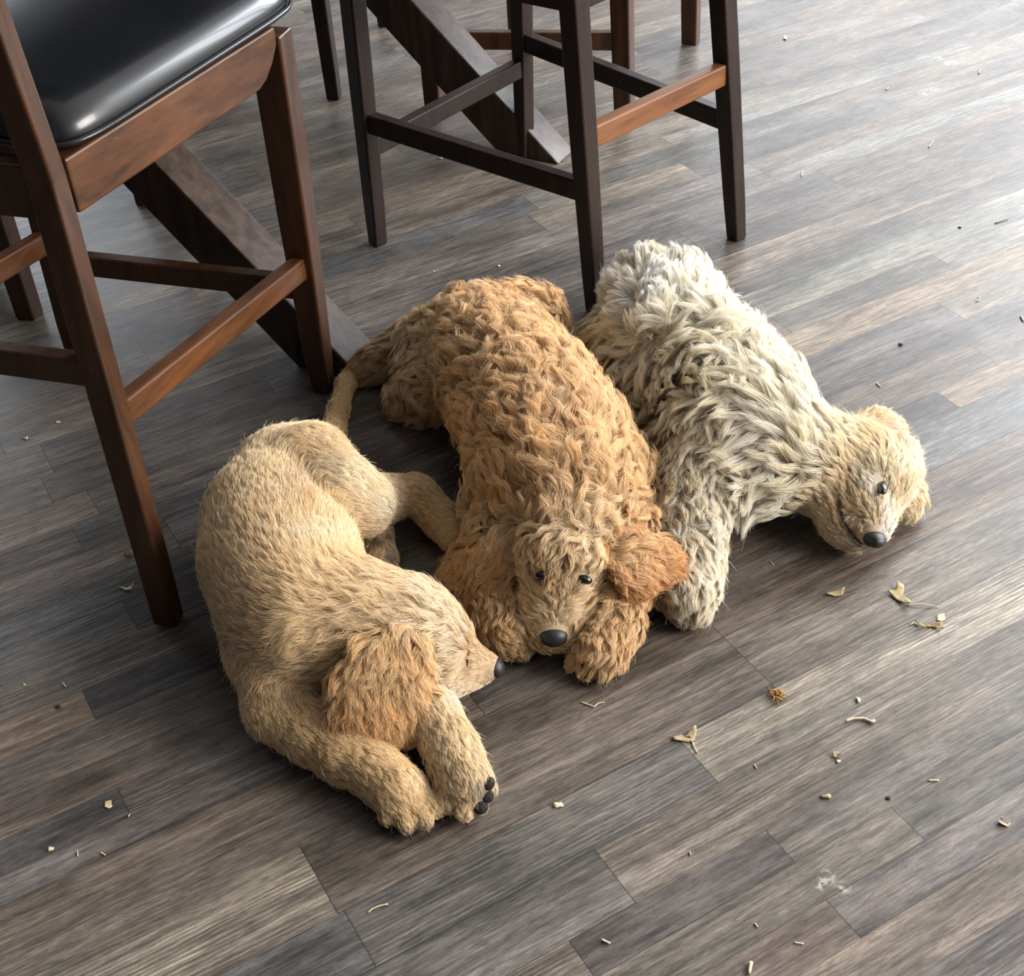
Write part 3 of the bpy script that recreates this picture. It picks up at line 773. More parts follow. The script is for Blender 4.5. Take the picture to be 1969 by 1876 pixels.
    S.comb += [(830, 1160, -70, -10, 45, .9), (860, 1210, -60, 10, 25, .8), (780, 1260, -60, 20, 30, .7), (700, 1170, -90, 0, 50, .7), (630, 1240, -80, 20, 50, .7), (560, 1230, -10, 60, 40, .6),
               (900, 1300, -40, 26, 22, .6), (600, 1030, -30, -70, 50, .5)]
    S.bare += [(952, 1288, .036, .010), (960, 1286, .037, .010)]
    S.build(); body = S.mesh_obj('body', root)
    for x, y in ((902, 1252), (899, 1264), (899, 1278)): S.bare3.append((S.hit(x, y), .0035))
    for x, y in ((937, 1505), (935, 1530), (924, 1551)): S.bare3.append((S.hit(x, y), .007)); ellipsoid('paw_pad', S.hit(x, y, -.004), [np.array([.0085, 0, 0]), np.array([0, .0085, 0]), np.array([0, 0, .007])], root, PAD, 16)
    S.fur('body_fur', body, int(46000*Q), 11, 1, width=.00019, clump=.40, jit=.065)
    nose(root, P(951, 1283, .037), dirpx(952, 1285, 60, 14, .037, -.12), (0.1, .15, 1), .027, .024, .013)
    link('eyelid', MB().tube([S.hit(x, y) for x, y in ((903, 1248), (900, 1258), (898, 1268), (899, 1280))], [.0006, .0014, .0014, .0007], 8).mesh('eyelid'), root, LID)
    # ear
    E_ = Shape('left_ear', vox=.0022, margin=.03)
    axn = nrmz(np.array([.25, -.75, .62]))
    ef = dict(L=.046, curl=.0040, lift=.30, R=.0055, wl=.036, k=.014, squash=(axn, 3.2))
    E_.chain([(770, 1236, .122, .022), (745, 1285, .105, .034), (722, 1335, .080, .040), (705, 1375, .058, .033)], col=(194, 146, 90), **ef)
    E_.chain([(790, 1262, .112, .016), (785, 1320, .085, .022), (778, 1375, .058, .018)], col=(206, 160, 104), **ef)
    E_.paint += [(775, 1250, 30, 25, (216, 180, 126), .9), (700, 1370, 60, 40, (184, 132, 78), .6), (800, 1330, 10, 50, (222, 180, 120), .6)]
    E_.build(); ear = E_.mesh_obj('ear', root)
    E_.fur('ear_fur', ear, int(900*Q), 55, 2, width=.00020, clump=.78, windy=.4, jit=.11)
    claws(root, [(752, 1582, .012, 0, 20), (786, 1592, .010, 4, 20), (818, 1586, .010, 8, 18), (840, 1564, .011, 12, 12), (868, 1558, .013, -3, 20), (897, 1566, .013, 0, 20)])
    for (x, y, z, r) in ((741, 1062, .022, .009), (746, 1085, .018, .008)):
        ellipsoid('paw_pad', P(x, y, z), [np.array([r, 0, 0]), np.array([0, r, 0]), np.array([0, 0, r*.8])], root, PAD, 16)
    return root

# ================= middle puppy: curly caramel coat, chin on the floor between its paws
def puppy_middle():
    root = puppy('curly caramel puppy lying between the others, chin on the floor between its paws', P(1040, 950))
    S = Shape('middle')
    C1 = (214, 166, 108)
    cu = dict(L=.044, curl=.0060, lift=.34, R=.0082, wl=.040)
    S.chain([(1088, 1010, .095, .058), (1085, 950, .10, .078), (1062, 870, .10, .090), (1020, 790, .098, .088), (965, 715, .095, .082), (915, 660, .088, .074)], col=C1, **cu, k=.03)
    S.chain([(975, 985, .065, .052), (1010, 930, .08, .065)], col=(196, 158, 108), **cu); S.chain([(1195, 985, .06, .050), (1160, 930, .08, .062)], col=(206, 164, 110), **cu)
    # haunch, hind foot, tail
    S.chain([(850, 680, .075, .060), (835, 740, .05, .048)], col=(188, 156, 112), **cu)
    S.chain([(850, 765, .026, .026), (800, 775, .022, .024), (768, 785, .018, .020)], col=(178, 142, 92), L=.014, curl=.0015, lift=.25, R=.005, wl=.03, k=.014)
    S.chain([(1010, 620, .07, .055), (940, 640, .08, .06)], col=C1, **cu)
    S.chain([(830, 640, .055, .034), (775, 672, .035, .028), (730, 700, .026, .023), (700, 712, .02, .018)], col=(170, 136, 88), L=.028, curl=.0015, lift=.3, R=.006, wl=.05)
    # skull
    hd = dict(L=.038, curl=.0036, lift=.26, R=.0052, wl=.030)
    S.chain([(1083, 1072, .095, .050), (1087, 1030, .10, .052)], col=(204, 170, 124), **hd, k=.024)
    fc = dict(L=.015, curl=.0005, lift=.24, R=.0032, wl=.035, k=.018)
    S.chain([(1072, 1150, .058, .041), (1080, 1085, .083, .044)], col=(204, 172, 128), **fc)
    S.chain([(1064, 1203, .041, .0305), (1070, 1160, .052, .038)], col=(206, 174, 130), L=.013, curl=.0003, lift=.26, R=.003, wl=.04, k=.014)
    S.chain([(1064, 1222, .022, .018), (1066, 1180, .026, .026)], col=(186, 146, 98), L=.010, curl=.0004, lift=.2, R=.0032, wl=.04, k=.012)
    for sx, dx in ((1022, -1), (1130, 1)):
        S.chain([(sx, 1140, .045, .024), (sx-4*dx, 1110, .058, .026)], col=(204, 168, 122), L=.018, curl=.0006, lift=.24, R=.0036, wl=.04, k=.016, flow=tuple(dirpx(sx, 1130, 30*dx, -8)))
    for sx in (1040, 1122):   # brow ridges
        S.chain([(sx, 1088, .098, .014), (sx, 1078, .104, .014)], col=(204, 172, 126), L=.020, curl=.0012, lift=.3, R=.0036, wl=.03, k=.012, flow=tuple(dirpx(sx, 1080, 0, 30)))
    # fore legs
    lg = dict(L=.026, curl=.0030, lift=.32, R=.0055, wl=.03, k=.016)
    S.chain([(962, 1030, .06, .042), (950, 1110, .042, .031), (962, 1175, .032, .026), (980, 1218, .026, .026)], col=(196, 154, 102), **lg)
    S.chain([(1200, 1040, .06, .042), (1194, 1120, .045, .033), (1180, 1195, .034, .027), (1152, 1250, .026, .028)], col=(202, 160, 108), **lg)
    tz = dict(L=.010, curl=.0005, lift=.2, R=.0030, wl=.03, k=.004, col=(204, 158, 102))
    for (x0, y0, x1, y1) in ((968, 1222, 958, 1240), (982, 1226, 980, 1252), (996, 1226, 1004, 1252), (1006, 1220, 1016, 1240),
                             (1130, 1252, 1106, 1276), (1142, 1258, 1130, 1292), (1155, 1258, 1155, 1294), (1166, 1250, 1180, 1278)):
        S.chain([(x0, y0, .022, .012), (x1, y1, .013, .0092)], **tz)
    # coat direction on the face: crest falls forward, muzzle fans outward from the bridge
    S.comb += [(1020, 1098, -50, -14, 16, 1.), (1148, 1104, 50, -12, 16, 1.), (1060, 1100, 8, 40, 12, 1.), (1104, 1104, -4, 40, 12, 1.), (1083, 1040, 0, 60, 34, 1.), (1040, 1060, -20, 40, 24, .8), (1128, 1060, 22, 38, 24, .8), (1082, 1095, -2, 40, 20, .9),
               (1040, 1180, -60, -16, 20, 1.), (1095, 1180, 60, -16, 20, 1.), (1068, 1140, 0, -40, 12, .8), (1018, 1130, -50, -6, 20, .8), (1140, 1140, 50, -4, 22, .8),
               (1000, 1060, -40, 30, 24, .7), (1170, 1060, 40, 30, 24, .7)]
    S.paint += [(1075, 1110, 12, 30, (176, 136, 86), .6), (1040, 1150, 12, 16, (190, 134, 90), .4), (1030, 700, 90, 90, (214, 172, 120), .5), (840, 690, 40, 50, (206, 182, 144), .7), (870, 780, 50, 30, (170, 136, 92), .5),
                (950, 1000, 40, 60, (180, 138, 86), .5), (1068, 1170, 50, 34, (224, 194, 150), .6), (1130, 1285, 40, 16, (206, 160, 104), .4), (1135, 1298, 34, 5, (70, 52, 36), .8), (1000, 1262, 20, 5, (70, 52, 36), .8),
                (1180, 800, 60, 120, (218, 176, 124), .5)]
    S.bare += [(1064, 1224, .040, .012)]
    S.shear += [(1041, 1100, 16, .35), (1124, 1108, 16, .35), (1040, 1082, 18, .35), (1124, 1088, 18, .35)]
    # eye sockets
    for (x, y) in ((1041, 1106), (1124, 1114)):
        S.cuts.append(dict(a=P(x, y, .092), b=P(x, y, .092), ra=.0045, rb=.0045, k=.006, sq=None))
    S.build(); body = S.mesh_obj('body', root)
    for (x, y, a) in ((1041, 1106, -7), (1124, 1114, 7)):
        for o in (-7, 0, 7): S.bare3.append((S.hit(x+o, y+o*a/20), .0105))
    for o in (-14, 0, 14): S.bare3.append((S.hit(1064+o, 1218), .009))
    S.fur('body_fur', body, int(20000*Q), 40, 3, width=.00020, clump=.86, windy=.75, jit=.10)
    S.fur('undercoat', body, int(30000*Q), 9, 13, width=.00020, clump=.1, windy=.75, jit=.14, scale=.55, spread=1.4)
    nose(root, P(1064, 1223, .046), dirpx(1064, 1222, 0, 40, .04, -.05), (0, 0.35, 1), .035, .028, .013)
    for (x, y, a) in ((1041, 1106, .25), (1124, 1114, -.28)):
        p = S.hit(x, y, .0035); rt = nrmz(RT+UP*a); up = nrmz(np.cross(nrmz(CAM-p), rt))
        e = ellipsoid('eye', p, [rt*.0095, nrmz(CAM-p)*.006, up*.0055], root, EYE, 20)
    for nm, J1, J2, axn, fl in (('ear', [(988, 1040, .105, .020), (950, 1075, .085, .030), (918, 1105, .055, .030), (900, 1125, .035, .024)], [(985, 1070, .095, .016), (965, 1110, .07, .02), (930, 1130, .04, .02)], (-.4, -.55, .75), 1),
                                ('ear', [(1180, 1048, .105, .016), (1212, 1062, .092, .023), (1250, 1074, .082, .021), (1285, 1080, .078, .010)], [(1190, 1065, .10, .016), (1208, 1095, .088, .020), (1214, 1112, .08, .012)], (.15, -.35, .92), 1)):
        E_ = Shape('ear', vox=.0022, margin=.035); E_.tint = np.array([1.0, 1.0, .98])
        ef = dict(L=.040, curl=.0042, lift=.38, R=.0058, wl=.034, k=.014, squash=(nrmz(np.array(axn)), 3.0))
        cc = (168, 118, 66) if J1[0][0] < 1000 else (196, 136, 78)
        E_.chain(J1, col=cc, **ef); E_.chain(J2, col=cc, **ef)
        E_.paint += [(985, 1040, 26, 30, (196, 152, 100), .8), (1195, 1055, 30, 26, (206, 160, 108), .8), (1290, 1080, 30, 30, (196, 126, 62), .7), (1218, 1110, 20, 20, (190, 124, 64), .7)]
        E_.build(); ear = E_.mesh_obj('ear', root)
        E_.fur('ear_fur', ear, int(620*Q), 55, 4, width=.00021, clump=.78, windy=.6, jit=.11)
    claws(root, [(958, 1252, .011, -4, 16), (982, 1262, .010, 0, 20), (1006, 1260, .010, 3, 20), (1106, 1286, .011, -6, 16), (1130, 1302, .010, -2, 20), (1157, 1304, .010, 3, 20), (1183, 1288, .011, 8, 16)])
    claws(root, [(752, 790, .012, -14, 8), (760, 800, .012, -12, 12)], r=.0015)
    return root

# ================= right puppy: long cream coat, stretched on its side
def puppy_right():
    root = puppy('fluffy cream white puppy stretched on its side at right, dark eye open', P(1400, 860))
    S = Shape('right'); S.tint = np.array([1.0, 1.0, .99])
    W1 = (238, 228, 204)
    fl = dict(L=.052, curl=.0024, lift=.52, R=.0080, wl=.07)
    S.chain([(1545, 880, .075, .060), (1465, 862, .085, .078), (1410, 800, .088, .084), (1345, 715, .088, .080), (1285, 640, .084, .070), (1262, 590, .080, .060)], col=W1, **fl, k=.03)
    S.chain([(1290, 580, .09, .06), (1250, 570, .08, .055)], col=(230, 218, 192), **fl, flow=tuple(dirpx(1290, 580, -10, -50)))
    # hind legs behind the middle puppy, tail
    S.chain([(1235, 650, .07, .052), (1190, 670, .045, .035), (1160, 655, .03, .022)], col=(202, 184, 148), **fl)
    S.chain([(1240, 720, .05, .055), (1260, 780, .05, .05)], col=(208, 190, 156), **fl)
    S.chain([(1280, 545, .14, .020), (1262, 590, .158, .016), (1258, 622, .155, .010)], col=(246, 242, 232), L=.034, curl=.003, lift=.3, R=.005, wl=.05, k=.012)
    # head on its side
    hd = dict(L=.026, curl=.0018, lift=.22, R=.0045, wl=.045)
    S.chain([(1650, 895, .066, .050), (1600, 890, .066, .052), (1560, 890, .070, .054)], col=(222, 198, 154), **hd, k=.024)
    fc = dict(L=.012, curl=.0004, lift=.2, R=.0032, wl=.04, k=.018)
    S.chain([(1690, 925, .060, .044), (1650, 890, .068, .046)], col=(228, 208, 172), **{**fc, 'L': .017})
    S.chain([(1676, 1018, .044, .022), (1672, 985, .050, .029), (1672, 955, .056, .036)], col=(228, 204, 166), **fc)
    S.chain([(1642, 1036, .024, .0165), (1622, 1010, .032, .024), (1605, 965, .045, .034)], col=(218, 190, 146), **fc)
    S.chain([(1730, 905, .06, .026), (1722, 880, .06, .03)], col=(228, 204, 164), **{**hd, 'L': .02}, flow=tuple(dirpx(1730, 905, 30, -40)))
    # ears: one folded back at the top, one under the head
    # fore legs
    lg = dict(L=.032, curl=.0034, lift=.30, R=.0056, wl=.040, k=.018)
    S.chain([(1370, 880, .088, .058), (1338, 950, .070, .040), (1330, 1020, .055, .033), (1328, 1085, .042, .030), (1322, 1140, .034, .031)], col=(228, 214, 188), **lg)
    S.chain([(1290, 900, .045, .045), (1275, 980, .036, .032), (1262, 1070, .028, .026), (1246, 1135, .022, .026)], col=(178, 154, 118), **{**lg, 'L': .024})
    tz = dict(L=.013, curl=.0012, lift=.25, R=.0038, wl=.03, k=.007, col=(222, 204, 164))
    for (x0, y0, x1, y1) in ((1306, 1145, 1300, 1168), (1318, 1150, 1320, 1180), (1332, 1150, 1338, 1180)):
        S.chain([(x0, y0, .032, .013), (x1, y1, .018, .0105)], **tz)
    S.cuts.append(dict(a=P(1618, 968, .074), b=P(1622, 1000, .062), ra=.0026, rb=.0026, k=.006, sq=None))
    S.cuts.append(dict(a=P(1622, 1000, .060), b=P(1645, 1032, .046), ra=.0024, rb=.0024, k=.006, sq=None))
    S.cuts.append(dict(a=P(1696, 934, .102), b=P(1698, 940, .102), ra=.0055, rb=.0055, k=.010, sq=None))
    S.comb += [(1270, 560, 10, -60, 45, .9), (1180, 650, -60, 10, 40, .9), (1320, 690, 40, 60, 50, .8), (1270, 760, 30, 70, 45, .8), (1400, 700, 20, 60, 50, .7), (1450, 620, 40, -20, 60, .5), (1430, 980, 10, 50, 40, .9), (1500, 960, 0, 50, 40, .8),
               (1420, 830, -10, 60, 50, .6), (1640, 870, -30, -30, 40, .6), (1650, 1000, -20, 30, 22, .7), (1330, 1000, 40, 14, 40, .5), (1740, 900, 30, -20, 30, .7)]
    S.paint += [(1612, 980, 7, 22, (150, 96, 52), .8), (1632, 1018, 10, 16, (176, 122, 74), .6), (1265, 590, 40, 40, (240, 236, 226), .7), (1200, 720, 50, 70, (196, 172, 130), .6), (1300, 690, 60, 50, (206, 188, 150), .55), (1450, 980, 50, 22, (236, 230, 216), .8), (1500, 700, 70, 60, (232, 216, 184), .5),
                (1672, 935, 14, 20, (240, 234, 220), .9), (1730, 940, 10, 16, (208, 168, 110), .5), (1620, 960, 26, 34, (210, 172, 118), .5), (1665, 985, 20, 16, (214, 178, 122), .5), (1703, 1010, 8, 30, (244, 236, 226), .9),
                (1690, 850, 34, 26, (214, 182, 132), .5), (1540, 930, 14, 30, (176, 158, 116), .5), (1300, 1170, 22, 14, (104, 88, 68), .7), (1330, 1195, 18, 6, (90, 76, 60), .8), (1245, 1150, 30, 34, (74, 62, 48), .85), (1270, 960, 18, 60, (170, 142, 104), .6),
                (1650, 1045, 20, 8, (226, 210, 190), .8), (1400, 830, 80, 60, (236, 222, 192), .4)]
    S.bare += [(1682, 1036, .047, .011), (1618, 985, .066, .004), (1634, 1018, .053, .004)]
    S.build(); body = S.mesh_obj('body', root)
    for o in (-18, -9, 0, 9, 18): S.bare3.append((S.hit(1696+o*.35, 936+o), .0066))
    mo = [S.hit(x, y, .0016) for x, y in ((1612, 960), (1616, 975), (1621, 992), (1626, 1006), (1634, 1020), (1644, 1034), (1656, 1046))]
    for q in mo: S.bare3.append((q, .0045))
    for o in (-10, 4): S.bare3.append((S.hit(1680+o, 1030), .011))
    S.fur('body_fur', body, int(20000*Q), 40, 5, width=.00020, clump=.86, windy=.5, jit=.07)
    S.fur('undercoat', body, int(30000*Q), 9, 15, width=.00020, clump=.1, windy=.5, jit=.1, scale=.55, spread=1.4)
    nose(root, P(1682, 1037, .047), dirpx(1681, 1037, 2, 40, .047, -.1), (.95, .0, .45), .033, .029, .0105)
    link('mouth', MB().tube(mo, [.0008, .0016, .0021, .0018, .0015, .0015, .001], 8).mesh('mouth'), root, LID)
    p = S.hit(1696, 936, .0028); tc_ = nrmz(CAM-p); a = nrmz(P(1700, 956, .09)-P(1690, 918, .09)); b_ = np.cross(tc_, a)
    ellipsoid('eyelid', p-tc_*.0015, [a*.0150, tc_*.0072, nrmz(b_)*.0068], root, LID, 20)
    ellipsoid('eye', p, [a*.0122, tc_*.0070, nrmz(b_)*.0052], root, EYE, 20)
    for J1, axn, cc, n in (([(1655, 838, .085, .020), (1685, 828, .080, .024), (1712, 832, .070, .014)], (.1, -.5, .85), (220, 190, 146), 420),
                           ([(1738, 935, .030, .020), (1742, 965, .018, .018), (1738, 978, .014, .014)], (.0, -.2, .97), (226, 202, 158), 320)):
        E_ = Shape('ear', vox=.0022, margin=.035); E_.tint = np.array([1.0, 1.0, .98])
        E_.chain(J1, col=cc, L=.022, curl=.002, lift=.35, R=.0045, wl=.03, k=.012, squash=(nrmz(np.array(axn)), 2.6))
        E_.paint += [(1706, 826, 12, 9, (222, 178, 168), .8)]
        E_.build(); ear = E_.mesh_obj('ear', root)
        E_.fur('ear_fur', ear, int(n*Q), 45, 6, width=.00021, clump=.75, windy=.5, jit=.09)
    claws(root, [(1301, 1178, .014, -3, 18), (1320, 1190, .012, 0, 20), (1340, 1190, .012, 3, 20)])
    for (x, y, z, r) in ((1238, 1150, .028, .012), (1258, 1160, .024, .010), (1244, 1176, .018, .010), (1300, 1158, .026, .010)):
        ellipsoid('paw_pad', P(x, y, z), [np.array([r, 0, 0]), np.array([0, r, 0]), np.array([0, 0, r*.8])], root, PAD, 16)
    return root
import time
_t = time.time()
puppy_left(); puppy_middle(); puppy_right()
print('puppies', time.time()-_t)
# ------------------------------------------------------------------ dry leaves, twigs and crumbs on the floor
LEAF = simple('dry_leaf', srgb(158, 142, 104), rough=.75, noise=.35, scale=180)
LEAF2 = simple('dark_dry_leaf', srgb(92, 76, 56), rough=.8, noise=.35, scale=180)
STRAW = simple('pale_straw', srgb(206, 192, 160), rough=.7, noise=.2, scale=200)
GOLD = simple('golden_seed_husk', srgb(160, 118, 52), rough=.7, noise=.4, scale=260)
DARKBIT = simple('dark_crumb', srgb(30, 26, 24), rough=.8)
CHIP = simple('wood_chip', srgb(214, 196, 150), rough=.75, noise=.2, scale=200)
_lr = random.Random(5)
def curl_sheet(name, outline, mat, lift=.006, thick=.0006, seed=1):
    """a ragged dry leaf: outline in photo positions, curled up from the floor, with thickness"""
    R = random.Random(seed); pts = [P(x, y) for x, y in outline]; c = np.mean(pts, axis=0)
    rings = [(0.0, 1), (.4, 1), (.75, 1), (1.0, 1)]
    v = []; n = len(pts)*3
    per = []
    for i in range(len(pts)):
        for k in range(3): per.append(lerp(pts[i], pts[(i+1) % len(pts)], k/3)+np.array([R.uniform(-1, 1), R.uniform(-1, 1), 0])*.0006)
    ax = nrmz(np.array([R.uniform(-1, 1), R.uniform(-1, 1), 0])); mx = max(np.linalg.norm(p-c) for p in per)
    def zf(p): u = (p-c)@ax/mx; w_ = (p-c)@np.array([-ax[1], ax[0], 0])/mx; return .0009+lift*(u*u*.9+.25*max(0, w_)*abs(u)+.12*abs(math.sin(7*u+3*w_)))
    top = [c+np.array([0, 0, zf(c)])]
    for r in (.35, .7, 1.0):
        for p in per:
            q = c+(p-c)*r; top.append(np.array([q[0], q[1], zf(q)]))
    m = len(per); f = []
    for i in range(m): f.append((0, 1+i, 1+(i+1) % m))
    for k in range(2):
        for i in range(m):
            a = 1+k*m+i; b_ = 1+k*m+(i+1) % m; f.append((a, a+m, b_+m, b_))
    nt_ = len(top); bot = [q-np.array([0, 0, thick]) for q in top]
    f2 = f+[tuple(nt_+i for i in reversed(q)) for q in f]
    for i in range(m):
        a = 1+2*m+i; b_ = 1+2*m+(i+1) % m; f2.append((a, a+nt_, b_+nt_, b_))
    me = mesh_np(name, top+bot, f2)
    bm = bmesh.new(); bm.from_mesh(me); bmesh.ops.recalc_face_normals(bm, faces=bm.faces); bm.to_mesh(me); bm.free()
    return me, c
def stem(pts, r0, r1, z=.0012):
    w3 = [P(x, y)+np.array([0, 0, z+(zz if len(q) > 2 else 0)]) for q in pts for (x, y, zz) in [(q[0], q[1], q[2] if len(q) > 2 else 0)]]
    # smooth polyline
    out = []
    for i in range(len(w3)-1):
        for k in range(5): out.append(lerp(w3[i], w3[i+1], k/5))
    out.append(w3[-1]); n = len(out)
    sm = [out[0]]+[(out[i-1]+2*out[i]+out[i+1])/4 for i in range(1, n-1)]+[out[-1]]
    return MB().tube(sm, [r0+(r1-r0)*i/(n-1) for i in range(n)], 7)
def thing_mesh(name, me, mat, label, cat, at, group=None):
    o = link(name, me, None, mat, origin=(at[0], at[1], 0)); tag(o, label, cat, group); return o
def leaf(label, outline, stem_pts=None, mat=LEAF, lift=.006, seed=1, stem_mat=None):
    me, c = curl_sheet('dry_leaf', outline, mat, lift, seed=seed)
    root = empty('dry_leaf', (c[0], c[1], 0)); tag(root, label, 'leaf', 'dry leaf scraps on the floor')
    link('leaf_blade', me, root, mat)
    if stem_pts: link('leaf_stem', stem(stem_pts, .0009, .0005).mesh('leaf_stem'), root, stem_mat or STRAW)
leaf('largest pale dry leaf scrap with a long stem, right of the cream puppy\'s nose', [(1706, 1140), (1722, 1136), (1724, 1124), (1738, 1130), (1736, 1146), (1748, 1158), (1752, 1170), (1738, 1164), (1722, 1154)], [(1744, 1164), (1770, 1164, .002), (1806, 1168)], lift=.010, seed=3)
leaf('curled brownish leaf scrap with pointed ends at the right, below the largest leaf', [(1756, 1200), (1778, 1204), (1790, 1198), (1812, 1200), (1812, 1214), (1806, 1206), (1782, 1206), (1770, 1208)], [(1766, 1203), (1756, 1198), (1750, 1203)], mat=simple('tan_leaf', srgb(138, 118, 84), rough=.8, noise=.3, scale=180), lift=.008, seed=4)
leaf('small flat leaf sliver between the cream puppy and the largest leaf', [(1586, 1144), (1600, 1138), (1624, 1132), (1622, 1144), (1604, 1147)], None, lift=.004, seed=5)
leaf('forked pale leaf with two lobes lying across a board joint at lower centre', [(1292, 1417), (1310, 1414), (1328, 1422), (1334, 1400), (1340, 1404), (1336, 1424), (1324, 1428), (1304, 1426), (1294, 1424)], [(1330, 1424), (1334, 1436), (1342, 1449)], lift=.006, seed=6)
leaf('tiny crumpled grey-green leaf bit under the bean-shaped straw at right', [(1600, 1448), (1612, 1446), (1620, 1452), (1612, 1460), (1602, 1456)], None, lift=.005, seed=7, mat=simple('grey_green_leaf', srgb(134, 124, 96), rough=.8, noise=.3, scale=200))
leaf('little cream paper-like leaf flake next to the curled brown scrap at right', [(1802, 1186), (1814, 1182), (1818, 1192), (1810, 1198), (1802, 1194)], None, lift=.005, seed=8, mat=STRAW)
leaf('round golden flake on the floor at lower left', [(202, 1542), (214, 1540), (216, 1550), (208, 1556), (202, 1552)], None, mat=CHIP, lift=.002, seed=9)
leaf('narrow pale curled leaf sliver left of the leather stool\'s nearest foot', [(228, 1128), (238, 1132), (248, 1130), (258, 1124), (252, 1134), (240, 1136)], None, mat=STRAW, lift=.006, seed=10)
leaf('pinkish curled shell-like flake at the right edge of the picture', [(1918, 1580), (1926, 1574), (1930, 1582), (1942, 1586), (1936, 1590), (1922, 1588)], None, mat=simple('pink_flake', srgb(204, 176, 150), rough=.7), lift=.008, seed=11)
leaf('dark little leaf by the leather stool\'s long side rail, on shaded boards', [(238, 1064), (252, 1060), (256, 1068), (246, 1072)], None, mat=LEAF2, lift=.004, seed=12)
leaf('small pale flake with a dark shadow in the upper right corner area', [(1508, 70), (1514, 72), (1512, 78), (1506, 76)], None, mat=STRAW, lift=.006, seed=14)
# husk: a tangle of short fibres
hm = MB(); hc = P(1490, 1340)
for i in range(26):
    a = _lr.uniform(0, 6.28); r = _lr.uniform(.001, .008); p0 = hc+np.array([math.cos(a)*r, math.sin(a)*r*.8, _lr.uniform(.001, .004)])
    b_ = _lr.uniform(0, 6.28); l_ = _lr.uniform(.005, .011)
    pts = [p0+np.array([math.cos(b_)*l_*t, math.sin(b_)*l_*t, .003*math.sin(3.1*t)]) for t in (0, .35, .7, 1)]
    hm.tube(pts, .0007, 5)
thing_mesh('seed_husk', hm.mesh('seed_husk'), GOLD, 'golden brown tangle of husk fibres on the pale ridged board', 'husk', hc)
# twigs and straws: label, joints in photo positions, thickness
twigs = [
 ('pale bean-shaped straw, longest one at the right of the floor', [(1626, 1388), (1640, 1383), (1660, 1383), (1676, 1390), (1681, 1387)], .0012, .0019),
 ('thin pale twig bent in a shallow V below the caramel puppy\'s right paw', [(1118, 1351), (1132, 1356), (1142, 1360), (1150, 1353), (1162, 1351)], .0010, .0006),
 ('long forked pale twig at the bottom, below the golden puppy\'s paws', [(708, 1755), (716, 1748), (730, 1742), (746, 1739)], .0006, .0009),
 ('short thick straw stub on the dark board near the bottom edge', [(1157, 1808), (1173, 1815)], .0014, .0010),
 ('pale wood splinter cut off by the bottom edge of the picture', [(1444, 1852), (1440, 1874)], .0022, .0016),
 ('thin white straw lying level at lower right, left of the pink flake', [(1784, 1501), (1805, 1501)], .0009, .0008),
 ('short pale straw slanting at lower right, above the splinter', [(1527, 1813), (1545, 1815)], .0009, .0007),
 ('tiny white straw tip between the short slanting straw and the dark board', [(1451, 1776), (1457, 1783)], .0009, .0006),
 ('tiny white grain of straw beside the dark plank at left', [(121, 1314), (127, 1322)], .0012, .0009),
 ('tiny upright white straw at lower left below the golden flake', [(149, 1637), (150, 1647)], .0007, .0006),
 ('small bent white straw at lower left, right of the tiny upright one', [(194, 1640), (203, 1645)], .0010, .0006),
 ('thin straw bit above the golden puppy\'s nearest paw on the dark boards', [(247, 1571), (250, 1566)], .0009, .0006),
 ('curved white hair-like straw at the right edge, upper half', [(1963, 608), (1966, 616), (1969, 619)], .0014, .0010),
 ('small hooked pale straw right of the cream puppy\'s back', [(1877, 580), (1883, 577), (1882, 570)], .0010, .0007),
 ('small curved straw on the boards above the cream puppy\'s ear', [(1686, 737), (1689, 742), (1694, 744)], .0010, .0007),
 ('tiny white straw right of the middle stool\'s right leg', [(1541, 339), (1544, 330)], .0012, .0008),
 ('small Y-shaped white straw in the pale upper right boards', [(1786, 284), (1790, 279), (1795, 272)], .0014, .0008),
 ('white speck of straw near the top right, beside the dusty paw marks', [(1882, 142), (1886, 134)], .0016, .0012),
 ('white straw chip in the middle of the upper right boards', [(1703, 173), (1709, 170)], .0014, .0010),
 ('dark thin twig on the upper right boards near the picture edge', [(1913, 430), (1925, 427), (1938, 423)], .0011, .0006),
 ('tiny pale straw in front of the gap between cream puppy\'s paw and head', [(1481, 1080), (1487, 1087)], .0006, .0005),
 ('tiny straw curl left of the forked leaf stem on the floor', [(1450, 1470), (1455, 1478)], .0007, .0005),
 ('faint pale straw under the forked leaf, on the warm board', [(1326, 1638), (1328, 1645)], .0007, .0005),
]
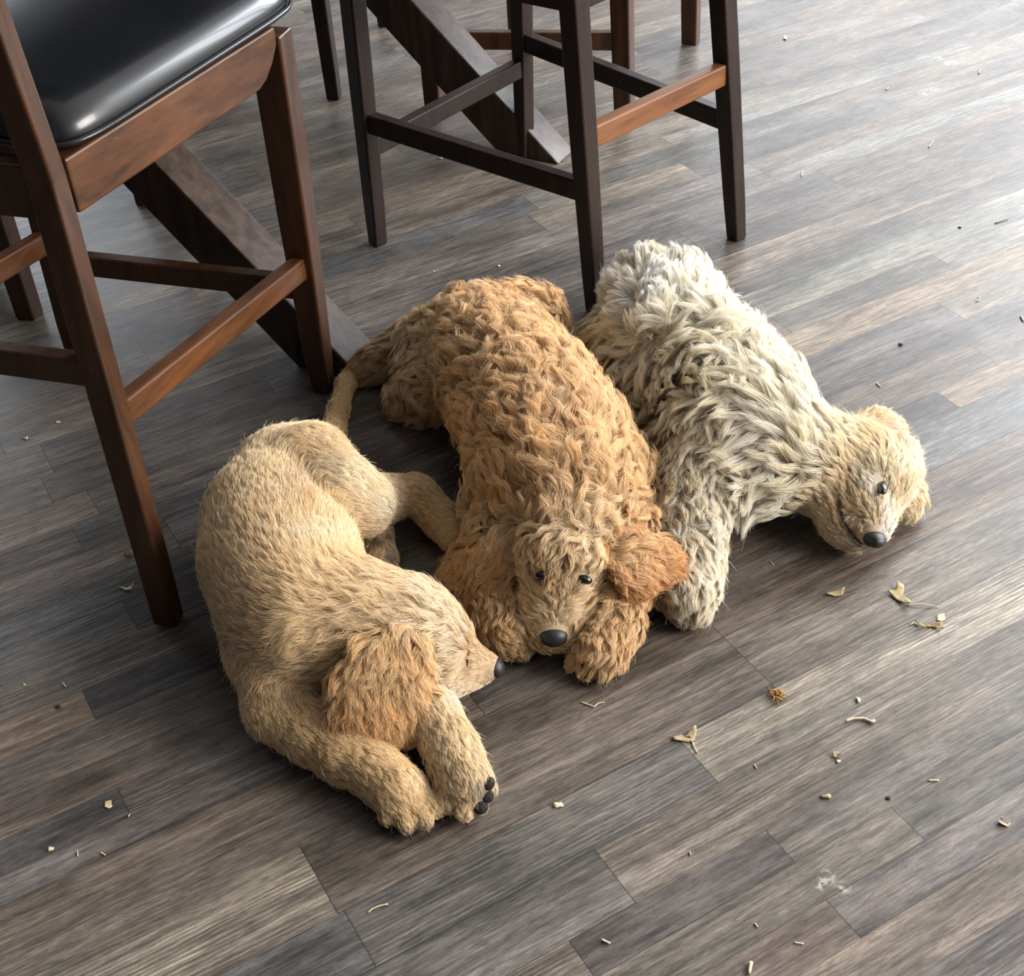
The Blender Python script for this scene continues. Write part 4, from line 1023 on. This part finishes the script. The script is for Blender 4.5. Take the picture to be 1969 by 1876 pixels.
for lab, jp, r0, r1 in twigs:
    c = P(*jp[0]); dark = lab.startswith('dark')
    thing_mesh('straw_bit' if not dark else 'twig', stem(jp, r0, r1, z=max(r0, r1)+.0002).mesh('straw_bit'), LEAF2 if dark else STRAW, lab, 'straw' if not dark else 'twig', c, 'straw bits on the floor')
# crumbs: small faceted lumps
crumbs = [
 ('whitish crumb on the striped board below the caramel puppy\'s paws', 1072, 1549, .0035, CHIP, 1.5), ('round off-white crumb at lower left on the dark boards', 97, 1633, .0032, STRAW, 1.),
 ('small dark seed crumb right of the cream puppy\'s back', 1731, 663, .0032, DARKBIT, 1.), ('pale crumb at the upper left, on the bright plank', 47, 1317, .0020, STRAW, 1.),
 ('tiny dark crumb on the tan plank at left', 111, 1360, .0026, DARKBIT, 1.1), ('small whitish crumb beneath the grey-green leaf bit', 1611, 1464, .0022, STRAW, 1.3),
 ('grey flake crumb on the warm board at lower right', 1590, 1532, .0034, LEAF, 1.6), ('pale upright flake crumb right of the golden husk', 1650, 1347, .0036, STRAW, .6),
 ('small pale crumb under the middle stool near the beam', 848, 305, .0026, STRAW, 1.5), ('tiny pale crumb between middle stool and caramel puppy', 959, 512, .0024, STRAW, 1.),
 ('tiny white dot crumb left of the caramel puppy\'s back on grey boards', 834, 522, .0018, STRAW, 1.), ('small dark crumb in front of the cream puppy\'s paw', 1376, 1161, .0026, DARKBIT, 1.2),
 ('tiny dark speck crumb at lower right on the warm boards', 1708, 1535, .0022, DARKBIT, 1.1), ('pale crumb on the shaded boards under the leather stool', 50, 843, .0026, STRAW, 1.7),
 ('small white crumb under the leather stool\'s back stretcher', 111, 812, .0024, STRAW, 1.4), ('dark crumb close to the top right dusty paw marks', 1845, 438, .0026, DARKBIT, 1.),
]
for lab, x, y, r, mt, el in crumbs:
    bm = bmesh.new(); bmesh.ops.create_icosphere(bm, subdivisions=2, radius=1); c = P(x, y)
    for v in bm.verts:
        k = 1+.28*math.sin(v.co.x*5+x)+.2*math.sin(v.co.y*7+y)
        v.co = Vector((v.co.x*r*el*k+c[0], v.co.y*r*k+c[1], max(.0002, v.co.z*r*.45*k+r*.42)))
    me = bpy.data.meshes.new('crumb'); bm.to_mesh(me); bm.free()
    thing_mesh('crumb', me, mt, lab, 'crumb', c, 'crumbs on the floor')
